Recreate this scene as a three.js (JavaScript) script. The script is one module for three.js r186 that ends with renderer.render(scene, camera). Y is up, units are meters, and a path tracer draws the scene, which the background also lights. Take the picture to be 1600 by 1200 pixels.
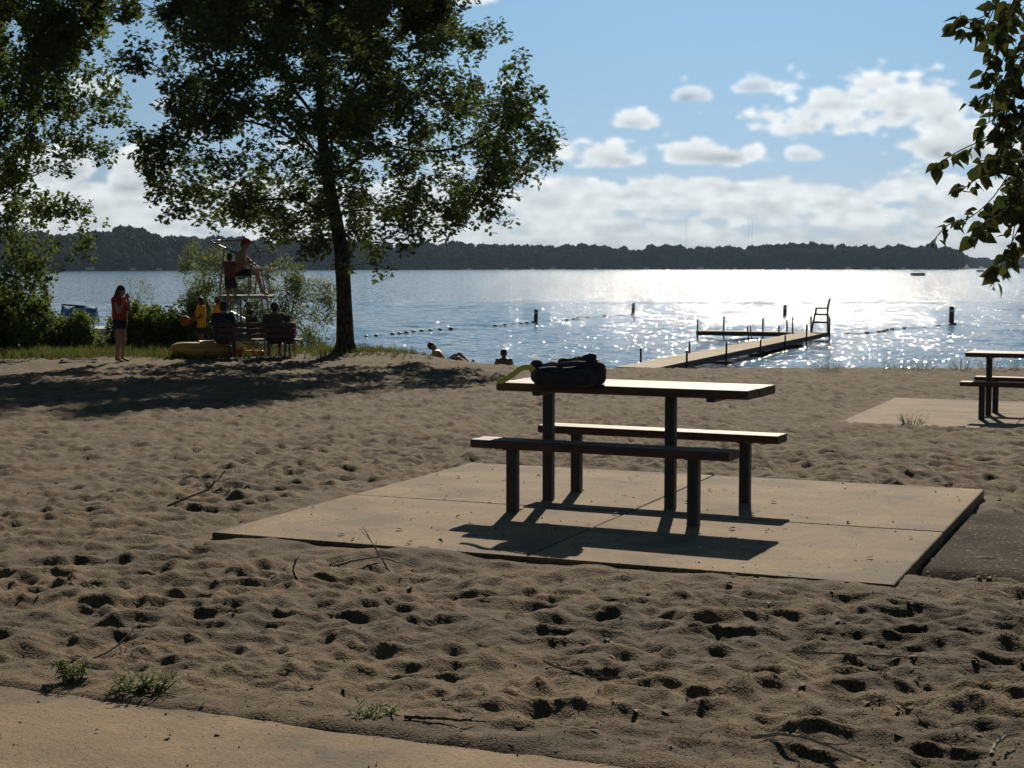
import * as THREE from 'three';
import { mergeGeometries } from 'three/addons/utils/BufferGeometryUtils.js';
import { RoundedBoxGeometry } from 'three/addons/geometries/RoundedBoxGeometry.js';

// ---------------------------------------------------------------- camera, sky, sun, exposure
const scene = new THREE.Scene();
const camera = new THREE.PerspectiveCamera(26.99, 4 / 3, 0.1, 12000);
camera.position.set(0, 1.4885, 0);
camera.rotation.x = THREE.MathUtils.degToRad(-4.19);
const renderer = new THREE.WebGLRenderer({ antialias: true });
renderer.toneMapping = THREE.LinearToneMapping;
renderer.toneMappingExposure = 1.2;
renderer.shadowMap.enabled = true;
renderer.shadowMap.type = THREE.PCFSoftShadowMap;
const DEG = Math.PI / 180;
const SUN_AZ = 8.14 * DEG, SUN_EL = 30.2 * DEG;
const sunDir = new THREE.Vector3(Math.sin(SUN_AZ) * Math.cos(SUN_EL), Math.sin(SUN_EL), -Math.cos(SUN_AZ) * Math.cos(SUN_EL));
const sun = new THREE.DirectionalLight(new THREE.Color(1, 0.88, 0.70), 5);
sun.position.copy(sunDir).multiplyScalar(120);
sun.castShadow = true;
sun.shadow.mapSize.set(4096, 4096);
Object.assign(sun.shadow.camera, { left: -45, right: 45, top: 45, bottom: -45, near: 1, far: 300 });
scene.add(sun, sun.target);

// ---------------------------------------------------------------- seeded noise
function rng(seed) { let s = seed >>> 0; return () => { s = (s + 0x6d2b79f5) | 0; let t = Math.imul(s ^ (s >>> 15), 1 | s); t = (t + Math.imul(t ^ (t >>> 7), 61 | t)) ^ t; return ((t ^ (t >>> 14)) >>> 0) / 4294967296; }; }
function hash3(x, y, z) { let h = Math.imul(x | 0, 374761393) ^ Math.imul(y | 0, 668265263) ^ Math.imul(z | 0, 2147483647 - 1274126177); h = Math.imul(h ^ (h >>> 13), 1274126177); h ^= h >>> 16; return (h >>> 0) / 4294967296; }
const fade = (t) => t * t * t * (t * (t * 6 - 15) + 10), lerp = (a, b, t) => a + (b - a) * t;
const clamp = (x, a = 0, b = 1) => Math.min(b, Math.max(a, x)), smooth = (a, b, x) => { const t = clamp((x - a) / (b - a)); return t * t * (3 - 2 * t); };
function noise3(x, y, z) {
  const xi = Math.floor(x), yi = Math.floor(y), zi = Math.floor(z), u = fade(x - xi), v = fade(y - yi), w = fade(z - zi);
  const a = lerp(lerp(hash3(xi, yi, zi), hash3(xi + 1, yi, zi), u), lerp(hash3(xi, yi + 1, zi), hash3(xi + 1, yi + 1, zi), u), v);
  const b = lerp(lerp(hash3(xi, yi, zi + 1), hash3(xi + 1, yi, zi + 1), u), lerp(hash3(xi, yi + 1, zi + 1), hash3(xi + 1, yi + 1, zi + 1), u), v);
  return lerp(a, b, w);
}
function noise2(x, y) {
  const xi = Math.floor(x), yi = Math.floor(y), u = fade(x - xi), v = fade(y - yi);
  return lerp(lerp(hash3(xi, yi, 7), hash3(xi + 1, yi, 7), u), lerp(hash3(xi, yi + 1, 7), hash3(xi + 1, yi + 1, 7), u), v);
}
const fbm3 = (x, y, z, n) => { let s = 0, a = 0.5, t = 0; for (let i = 0; i < n; i++) { s += a * noise3(x, y, z); t += a; a *= 0.5; x = x * 2.03 + 5.1; y = y * 2.03 + 1.7; z = z * 2.03 + 9.2; } return s / t; };
const fbm2 = (x, y, n) => { let s = 0, a = 0.5, t = 0; for (let i = 0; i < n; i++) { s += a * noise2(x, y); t += a; a *= 0.5; x = x * 2.03 + 5.1; y = y * 2.03 + 1.7; } return s / t; };

// ---------------------------------------------------------------- the sky: clear air after the CIE clear-sky formula, with cumulus all round
{
  const W = 4096, H = 2048, data = new Float32Array(W * H * 4);
  // cumulus with flat bases: azimuth, base elevation, half width, height (degrees), density
  const heaps = [[12.2, 4.95, 4.1, 2.0, 1], [15.4, 3.85, 2.3, 1.3, 1], [4.5, 5.02, 0.95, 0.62, 1], [6.5, 5.9, 0.95, 0.45, 0.75], [8.5, 6.15, 0.8, 0.6, 0.7], [3.2, 3.72, 2.2, 0.85, 1], [7.0, 3.75, 2.4, 0.8, 1], [10.3, 3.75, 0.8, 0.5, 0.8], [-1.3, 9.3, 1.1, 0.8, 0.9], [-12.9, 2.7, 1.5, 1.6, 1], [-14.5, 6.0, 1.2, 0.8, 0.8], [-16, 3.2, 1.6, 1.4, 1]];
  const random = rng(77);
  for (let i = 0; i < 60; i++) { const az = random() * 360 - 180; if (Math.abs(az) < 23) continue; const el = 3 + random() * random() * 34, s = 0.6 + el * 0.09; heaps.push([az, el, (1.2 + random() * 3) * s, (0.7 + random() * 1.0) * s, 0.8 + random() * 0.2]); }
  const d = new THREE.Vector3();
  for (let row = H / 2 - 8; row < H; row++) {
    const el = ((row + 0.5) / H - 0.5) * Math.PI, elD = el / DEG, near = heaps.filter((h) => elD > h[1] - h[3] * 0.5 - 0.6 && elD < h[1] + h[3] * 1.6 + 0.6);
    const ce = Math.cos(el), se = Math.max(0, Math.sin(el));
    for (let col = 0; col < W; col++) {
      const th = ((col + 0.5) / W - 0.5) * 2 * Math.PI;
      d.set(ce * Math.cos(th), Math.sin(el), ce * Math.sin(th));
      let azD = Math.atan2(d.x, -d.z) / DEG;
      const chi = Math.acos(clamp(d.dot(sunDir), -1, 1));
      const lum = (1 + 10 * (Math.exp(-3 * chi) - 0.009) + 0.45 * Math.cos(chi) ** 2) * (1 - Math.exp(-0.32 / Math.max(se, 0.02)));
      const haze = Math.exp(-elD / 4.2), blue = 1 - haze;
      const base = 0.107 * lum * (1 + 0.62 * haze);
      let r = base * lerp(1.0, 0.53, blue), g = base * lerp(1.06, 1.0, blue), b = base * lerp(1.04, 1.50, blue);
      // clouds
      let dens = 0, core = 0;
      const nx = azD * 0.8, ny = elD * 1.9, f = fbm3(nx, ny, 3.3, 6), f2 = fbm3(nx * 2.7 + 31, ny * 2.7, 8.1, 4);
      for (const h of near) {
        let da = azD - h[0]; if (da > 180) da -= 360; if (da < -180) da += 360;
        const q = da / h[2]; if (q * q > 2.6) continue;
        const y = (elD - h[1]) / h[3], e = 1 - q * q - (y > 0 ? y * y : y * y * 16) + (f - 0.5) * 2.3 + (f2 - 0.5) * 1.0;
        const k = smooth(0.1, 0.62, e) * h[4];
        if (k > dens) { dens = k; core = clamp((e - 0.5) * 0.9) * clamp(1.1 - y * 1.15); }
      }
      // broken layer low over the horizon
      if (elD < 7) {
        const g1 = fbm3(azD * 0.5 + 11, elD * 1.7, 1.2, 6), g2 = fbm3(azD * 1.5, elD * 4.2 + 20, 5.5, 5);
        const cover = 1.3 * smooth(3.75 + (g2 - 0.5) * 1.2, 2.6, elD) * smooth(-2.5, 0.4, elD) + 0.05;
        const e = g1 - (0.72 - 0.36 * cover) + (g2 - 0.5) * 0.34, k = smooth(0, 0.12, e) * 0.9;
        if (k > dens) { dens = k; core = clamp((fbm3(azD * 0.9 + 60, elD * 3.6, 2.2, 4) - 0.48) * 4) * 0.36; }
      }
      if (dens > 0) {
        const SKY = 0.75, glow = 0.52 + 0.34 * Math.exp(-chi * 1.1) * 2, lit = glow * (1.24 + (f2 - 0.5) * 0.6), far = 1 - 0.12 * haze;
        const cr = lerp(lit, 0.42 * glow + 0.06, core) * 0.94 * far * SKY, cg = lerp(lit, 0.475 * glow + 0.07, core) * 0.97 * far * SKY, cb = lerp(lit, 0.53 * glow + 0.09, core) * 0.97 * far * SKY;
        const k = dens * 0.93; r = lerp(r, cr, k); g = lerp(g, cg, k); b = lerp(b, cb, k);
      }
      const o = (row * W + col) * 4; data[o] = r; data[o + 1] = g; data[o + 2] = b; data[o + 3] = 1;
    }
  }
  for (let row = 0; row < H / 2 - 8; row++) for (let col = 0; col < W; col++) { const o = (row * W + col) * 4; data[o] = 0.1; data[o + 1] = 0.11; data[o + 2] = 0.11; data[o + 3] = 1; }
  const t = new THREE.DataTexture(data, W, H, THREE.RGBAFormat, THREE.FloatType);
  t.mapping = THREE.EquirectangularReflectionMapping; t.magFilter = THREE.LinearFilter; t.needsUpdate = true;
  scene.background = t; scene.environment = t;
}

// ---------------------------------------------------------------- helpers
const taken = new Map();
function numbered(name) { const n = taken.get(name) ?? 0; taken.set(name, n + 1); return n ? name + '_' + String(n).padStart(3, '0') : name; }
function tag(o, label, category, group, kind) { Object.assign(o.userData, label ? { label } : {}, category ? { category } : {}, group ? { group } : {}, kind ? { kind } : {}); return o; }
function cast(o) { o.castShadow = o.receiveShadow = true; return o; }
function obj(name, geo, mat, parent = scene) { const m = cast(new THREE.Mesh(Array.isArray(geo) ? merge(geo) : geo, mat)); m.name = parent === scene ? numbered(name) : name; parent.add(m); return m; }
function thing(name, label, category, [x, y, z], turn = 0, group) { const o = new THREE.Group(); o.name = numbered(name); o.position.set(x, y, z); o.rotation.y = turn; scene.add(o); return tag(o, label, category, group); }
function merge(list) {
  const plain = list.map((g) => { const q = g.index ? g.toNonIndexed() : g; if (!q.attributes.uv) q.setAttribute('uv', new THREE.BufferAttribute(new Float32Array(q.attributes.position.count * 2), 2)); for (const k of Object.keys(q.attributes)) if (!['position', 'normal', 'uv'].includes(k)) q.deleteAttribute(k); return q; });
  return mergeGeometries(plain);
}
const V = (x, y, z) => new THREE.Vector3(x, y, z);
const std = (r, g, b, roughness = 0.8, more = {}) => new THREE.MeshStandardMaterial({ color: new THREE.Color().setRGB(r, g, b), roughness, ...more });
function box(w, h, d, x = 0, y = 0, z = 0, r = 0) { const g = r ? new RoundedBoxGeometry(w, h, d, 2, r) : new THREE.BoxGeometry(w, h, d); return g.translate(x, y, z); }
function bar(a, b, r0, r1 = r0, sides = 8, caps = true) { const v = b.clone().sub(a), g = new THREE.CylinderGeometry(r1, r0, v.length(), sides, 1, !caps); g.applyQuaternion(new THREE.Quaternion().setFromUnitVectors(V(0, 1, 0), v.clone().normalize())); return g.translate((a.x + b.x) / 2, (a.y + b.y) / 2, (a.z + b.z) / 2); }
function plank(a, b, w, t) { // board from a to b, w wide, t thick (up)
  const v = b.clone().sub(a), g = box(w, t, v.length(), 0, 0, 0, Math.min(w, t) * 0.2), m = new THREE.Matrix4().lookAt(b, a, V(0, 1, 0)); g.applyMatrix4(m); return g.translate((a.x + b.x) / 2, (a.y + b.y) / 2, (a.z + b.z) / 2);
}
function tube(points, r, seg = 20, sides = 6) { return new THREE.TubeGeometry(new THREE.CatmullRomCurve3(points), seg, r, sides, false); }
function tileTexture(n, fn, srgb) { // fn(u, v) -> [r, g, b] 0..1 for a repeating tile
  const a = new Uint8Array(n * n * 4);
  for (let j = 0; j < n; j++) for (let i = 0; i < n; i++) { const c = fn(i / n, j / n, i, j), o = (j * n + i) * 4; a[o] = clamp(c[0]) * 255; a[o + 1] = clamp(c[1]) * 255; a[o + 2] = clamp(c[2]) * 255; a[o + 3] = 255; }
  const t = new THREE.DataTexture(a, n, n); t.wrapS = t.wrapT = THREE.RepeatWrapping; t.magFilter = THREE.LinearFilter; if (srgb) t.colorSpace = THREE.SRGBColorSpace; t.needsUpdate = true; return t;
}
const tnoise = (u, v, p, s = 0) => { // periodic value noise, p cells a tile
  const x = u * p, y = v * p, xi = Math.floor(x), yi = Math.floor(y), a = fade(x - xi), b = fade(y - yi), w = (k) => ((k % p) + p) % p;
  return lerp(lerp(hash3(w(xi), w(yi), s), hash3(w(xi + 1), w(yi), s), a), lerp(hash3(w(xi), w(yi + 1), s), hash3(w(xi + 1), w(yi + 1), s), a), b);
};
const tfbm = (u, v, p, n, s = 0) => { let r = 0, a = 0.5, t = 0; for (let i = 0; i < n; i++) { r += a * tnoise(u, v, p, s + i * 13); t += a; a *= 0.55; p *= 2; } return r / t; };
const rep = (t, x, y = x) => { const c = t.clone(); c.repeat.set(x, y); c.needsUpdate = true; return c; };

// ---------------------------------------------------------------- lie of the land (x right, d forward from the viewpoint, metres; y = 0 on top of the picnic slab)
const WATER = -2.4;
const crest = (x) => lerp(38.2, 31.2, smooth(-4.2, 1.0, x));
function lie(x, d) {
  let y = d < 10 ? -0.03 : d < 19 ? -0.03 - 0.28 * smooth(8, 20.5, d) / smooth(8, 20.5, 19) * 1.0 * ((d - 10) / 9) : -0.31 - 0.24 * clamp((d - 19) / 11);
  if (d >= 10 && d < 19) y = -0.03 - 0.28 * (d - 10) / 9;
  const t = d - crest(x);
  if (t > 0) y -= (0.11 * t * t) / (t + 3);
  y += 0.07 * Math.exp(-((x + 3.8) ** 2) / 3 - ((d - 36.5) ** 2) / 3);
  return Math.max(y, -3.6);
}
// the three paved places, in frames turned like the slab: u along it, v away from the viewer
const TURN = 23.06 * DEG, cT = Math.cos(TURN), sT = Math.sin(TURN);
const frame = (cx, cd) => ({ to: (u, v) => [cx + u * cT + v * sT, cd - u * sT + v * cT], from: (x, d) => [(x - cx) * cT - (d - cd) * sT, (x - cx) * sT + (d - cd) * cT] });
const slabA = frame(0.739, 9.781), slabB = frame(7.05, 18.9), walk = frame(-0.73, 5.18);
const SA = 1.8955, SB = 1.7597;
function dentField(x, d) { // trampled sand: bowls that meet in crests, with deeper footprints among them
  let h = 0; const s = 0.165, wx = x + 0.09 * (noise2(x * 5, d * 5) - 0.5), wd = d + 0.09 * (noise2(x * 5 + 50, d * 5) - 0.5), ci = Math.floor(wx / s), cj = Math.floor(wd / s);
  let f1 = 9, f2 = 9, dip = 0, ws = 1e-9;
  for (let j = cj - 1; j <= cj + 1; j++) for (let i = ci - 1; i <= ci + 1; i++) {
    const px = (i + hash3(i, j, 5)) * s, pd = (j + hash3(i, j, 9)) * s, a = hash3(i, j, 11) * Math.PI, c = Math.cos(a), n = Math.sin(a), st = 1.25 + 0.5 * hash3(i, j, 13);
    const dx = wx - px, dd = wd - pd, u = (dx * c + dd * n) / st, v = (-dx * n + dd * c) * 1.1, r = Math.hypot(u, v);
    if (r < f1) { f2 = f1; f1 = r; } else if (r < f2) f2 = r; const w = Math.exp(-r * 55); ws += w; dip += w * hash3(i, j, 15);
    if (hash3(i, j, 17) > 0.955) { const q2 = (u * u) / 0.0055 + (v * v) / 0.0042; if (q2 < 6) h -= (0.02 + 0.028 * hash3(i, j, 19)) * Math.exp(-q2); }
  }
  const q = Math.min(1, f1 / 0.11), crest2 = smooth(0, 0.045, f2 - f1);
  return h * 0.7 + (0.026 + 0.034 * (dip / ws)) * (q * q - 0.55) * (0.55 + 0.45 * crest2);
}
function edgeOf(frm, x, d, a, b) { const [u, v] = frm.from(x, d); return Math.max(Math.abs(u) - a, Math.abs(v) - b); } // < 0 inside
function sandHeight(x, d) {
  let y = lie(x, d);
  if (d > 46) return y;
  let soft = 1;
  const rough = 0.05 * (fbm2(x * 0.8 + 4, d * 0.8, 3) - 0.5) + 0.03 * (fbm2(x * 5.5, d * 5.5 + 9, 3) - 0.5) + 0.03 * Math.pow(1 - Math.abs(2 * fbm2(x * 2.6 + 0.5 * noise2(x * 4, d * 4), d * 3.4 + 31, 3) - 1), 4) - 0.012 + 0.03 * (fbm2(x * 13, d * 13, 3) - 0.5) + 0.008 * (noise2(x * 36, d * 36) - 0.5);
  // the slab in front: sand laps over its near edge, stays a little below its other edges and falls to the asphalt at its right end
  const [u, v] = slabA.from(x, d), e = Math.max(Math.abs(u) - SA, Math.abs(v) - SB);
  let lift = 0;
  if (e < 0.5) {
    const near = smooth(-0.9, -1.5, v) * smooth(2.3, 1.7, u) * smooth(-1.85, -1.4, u);
    soft = smooth(-0.1, 0.45, e) * 0.85 + 0.15;
    lift += near * (0.014 + 0.05 * (fbm2(x * 2.1 + 3, d * 2.1, 3) - 0.5)) * smooth(0.4, 0, Math.abs(e)) + (1 - near) * (0.05 * (fbm2(x * 2.3 + 8, d * 2.3, 4) - 0.5) - 0.006) * smooth(0.35, 0, Math.abs(e));
    if (e < 0) lift -= smooth(0.0, -0.26, e + 0.08 * near) * 0.12;
  }
  lift -= (0.062 - 0.05 * smooth(0.5, 0.7, fbm2(x * 1.3 + 21, d * 1.9, 4))) * smooth(SA - 0.1, SA + 0.05, u) * smooth(-1.45, -1.05, v) * smooth(1.4, 1.0, v) * smooth(SA + 6.5, SA + 4, u);
  const [bu, bv] = slabB.from(x, d), eb = Math.max(Math.abs(bu) - 2.8, Math.abs(bv) - 1.9);
  if (eb < 0.5) { soft = Math.min(soft, smooth(-0.1, 0.4, eb) * 0.85 + 0.15); if (eb < 0) lift -= 0.07 * smooth(0.0, -0.12, eb); lift += 0.03 * smooth(0.3, 0, Math.abs(eb)) * smooth(-1.2, -1.8, bv); y = lerp(y, -0.315, smooth(0.5, 0, eb)); }
  const [, wv] = walk.from(x, d);
  if (wv < 0.5) { soft = Math.min(soft, smooth(-0.15, 0.5, wv) * 0.8 + 0.2); lift += 0.035 * smooth(0.45, 0.02, Math.abs(wv)); lift -= 0.12 * smooth(0.02, -0.26, wv); }
  const grassy = smooth(33.5, 35.5, d - 0.25 * x * 0) * smooth(1, -3, x);
  return y + lift + (rough + dentField(x, d) * (1 - 0.75 * grassy) * (0.72 + 0.45 * smooth(0.3, 0.62, fbm2(x * 0.55 + 70, d * 0.55, 3))) + 0.012) * soft * smooth(50, 38, d);
}

// ---------------------------------------------------------------- materials
const T_sand = tileTexture(1024, (u, v, i, j) => {
  const a = tfbm(u, v, 6, 6, 1), g = hash3(i, j, 41), q = tnoise(u, v, 340, 6), k = hash3(i >> 1, j >> 1, 43);
  const e = hash3(i >> 2, j >> 2, 45); let s = 0.66 + (a - 0.5) * 0.4 + (g - 0.5) * 0.34 + (q - 0.5) * 0.34;
  if (k > 0.975) s *= 0.45; else if (k < 0.012) s *= 1.4; if (e > 0.988) s *= 0.5; else if (e < 0.004) s *= 1.35;
  return [s * 0.98, s * 0.865, s * 0.685];
}, true);
const T_sandBump = tileTexture(1024, (u, v, i, j) => { const s = 0.45 * tfbm(u, v, 12, 6, 5) + 0.35 * tnoise(u, v, 256, 2) + 0.2 * hash3(i, j, 4); return [s, s, s]; });
const sandMat = new THREE.MeshStandardMaterial({ color: new THREE.Color().setRGB(0.245, 0.204, 0.146), map: T_sand, bumpMap: T_sandBump, bumpScale: 0.007, roughness: 1, vertexColors: true });
const T_conc = tileTexture(1536, (u, v, i, j) => {
  const a = tfbm(u, v, 5, 7, 21), g = hash3(i, j, 51), k = hash3(i >> 1, j >> 1, 53), pn = tnoise(u, v, 260, 9), wu = u + 0.06 * (tnoise(u, v, 6, 31) - 0.5), wv = v + 0.06 * (tnoise(u, v, 6, 33) - 0.5), st = tfbm(wu, wv, 7, 5, 35), cr = Math.abs(tfbm(wu, wv, 3, 5, 39) - 0.5), sp = hash3(i >> 2, j >> 2, 57);
  let s = 0.73 + (a - 0.5) * 0.26 + (g - 0.5) * 0.15 + (pn - 0.5) * 0.12;
  s *= 1 - 0.22 * smooth(0.52, 0.68, st); s *= 1 + 0.12 * smooth(0.45, 0.3, st);
  if (cr < 0.0022 && tnoise(u, v, 4, 43) > 0.55) s *= 0.55;
  if (k > 0.985) s *= 0.55; if (sp > 0.992) s *= 0.6; else if (sp < 0.006) s *= 1.2;
  return [s * 0.97, s * 0.85, s * 0.68];
}, true);
const T_concBump = tileTexture(1024, (u, v, i, j) => { const s = 0.5 * tfbm(u, v, 40, 4, 25) + 0.3 * hash3(i >> 1, j >> 1, 14) + 0.2 * (hash3(i >> 2, j >> 2, 19) > 0.96 ? 0 : 1); return [s, s, s]; });
const concMat = new THREE.MeshStandardMaterial({ color: new THREE.Color().setRGB(0.325, 0.284, 0.23), map: T_conc, bumpMap: T_concBump, bumpScale: 0.004, roughness: 0.92 });
const T_asph = tileTexture(512, (u, v, i, j) => { const g = hash3(i >> 1, j >> 1, 61), a = tfbm(u, v, 8, 4, 63), h = hash3(i >> 2, j >> 2, 65); const s = 0.36 + (a - 0.5) * 0.3 + (g - 0.5) * 0.3 + (h > 0.95 ? 0.4 : 0); return [s, s * 0.97, s * 0.93]; }, true);
const asphMat = new THREE.MeshPhysicalMaterial({ color: new THREE.Color().setRGB(0.34, 0.295, 0.24), map: T_asph, bumpMap: T_asph, bumpScale: 0.008, roughness: 1, specularIntensity: 0.15 });
const T_wood = tileTexture(512, (u, v) => { const g = tfbm(u * 1, v, 4, 2, 71) * 0.5 + tnoise(u, v * 1, 2, 77) * 0.1 + 0.4 * tfbm(u * 0.12 + 0.3, v, 64, 3, 73); return [0.55 + g * 0.5, 0.55 + g * 0.5, 0.55 + g * 0.5]; }, true);
const plasticWood = new THREE.MeshStandardMaterial({ color: new THREE.Color().setRGB(0.10, 0.045, 0.034), map: T_wood, bumpMap: T_wood, bumpScale: 0.0015, roughness: 0.66 });
const greenSteel = std(0.010, 0.017, 0.017, 0.5);
const T_bark = tileTexture(512, (u, v) => { const r = Math.abs(tfbm(u, v * 0.5, 12, 4, 81) - 0.5) * 2, s = 0.3 + 0.7 * Math.min(1, r * 3) * (0.6 + 0.5 * tnoise(u, v, 90, 85)); return [s, s * 0.93, s * 0.85]; }, true);
const barkMat = new THREE.MeshStandardMaterial({ color: new THREE.Color().setRGB(0.13, 0.11, 0.09), map: T_bark, bumpMap: T_bark, bumpScale: 0.02, roughness: 0.95 });
const birchBark = std(0.24, 0.22, 0.19, 0.85), twigBark = std(0.06, 0.045, 0.03, 0.9);
const leafOf = (r, g, b, through = 0.35) => new THREE.MeshPhysicalMaterial({ color: new THREE.Color().setRGB(r, g, b), roughness: 0.88, transmission: through, thickness: 0, side: THREE.DoubleSide, specularIntensity: 0.5 });
const oakLeaf = leafOf(0.08, 0.12, 0.032, 0.5), cottonLeaf = leafOf(0.095, 0.145, 0.034, 0.5), birchLeaf = leafOf(0.06, 0.085, 0.022, 0.3), shrubLeaf = leafOf(0.115, 0.18, 0.045, 0.6), willowLeaf = leafOf(0.15, 0.20, 0.07, 0.6), grassLeaf = leafOf(0.10, 0.14, 0.035, 0.5), weedLeaf = leafOf(0.13, 0.17, 0.03, 0.5);

// ---------------------------------------------------------------- ground
{
  const xs = [], ds = [];
  const pos = []; let x = 0; while (x < 90) { pos.push(x); x += x < 3 ? 0.024 : x < 12 ? 0.024 + (x - 3) * 0.009 : 0.105 + (x - 12) * 0.09; }
  for (let i = pos.length - 1; i > 0; i--) xs.push(-pos[i]); xs.push(...pos);
  let d = -30; while (d < 60) { ds.push(d); d += d < 3.4 ? Math.max(0.03, (3.4 - d) * 0.2) : d < 7 ? 0.02 : d < 40 ? 0.02 + (d - 7) * 0.0055 : 0.25; }
  const nx = xs.length, nd = ds.length, p = new Float32Array(nx * nd * 3), uv = new Float32Array(nx * nd * 2), col = new Float32Array(nx * nd * 3), ix = new Uint32Array((nx - 1) * (nd - 1) * 6);
  for (let j = 0, k = 0; j < nd; j++) for (let i = 0; i < nx; i++, k++) {
    const X = xs[i], D = ds[j];
    p[k * 3] = X; p[k * 3 + 1] = sandHeight(X, D); p[k * 3 + 2] = -D; uv[k * 2] = X / 1.7; uv[k * 2 + 1] = D / 1.7;
    const m = fbm2(X * 1.7 + 40, D * 1.7, 4), litter = smooth(0.5, 0.66, fbm2(X * 1.1 + 9, D * 2.2 + 3, 5)), s = 0.86 + (m - 0.5) * 0.35, soil = 0.45 * litter * smooth(-1.5, 2.5, X) * smooth(8.4, 6.6, D);
    col[k * 3] = s * (1 - soil); col[k * 3 + 1] = s * (1 - soil * 1.08); col[k * 3 + 2] = s * (1 - soil * 1.15);
  }
  let o = 0;
  for (let j = 0; j < nd - 1; j++) for (let i = 0; i < nx - 1; i++) { const a = j * nx + i, b = a + 1, c = a + nx, e = c + 1; ix[o++] = a; ix[o++] = b; ix[o++] = c; ix[o++] = b; ix[o++] = e; ix[o++] = c; }
  const g = new THREE.BufferGeometry();
  g.setAttribute('position', new THREE.BufferAttribute(p, 3)); g.setAttribute('uv', new THREE.BufferAttribute(uv, 2)); g.setAttribute('color', new THREE.BufferAttribute(col, 3)); g.setIndex(new THREE.BufferAttribute(ix, 1)); g.computeVertexNormals();
  tag(obj('sand_beach', g, sandMat), 'trampled brown sand beach sloping down to the lake', null, null, 'structure');
  console.log('ground', nx, nd);
}

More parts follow.
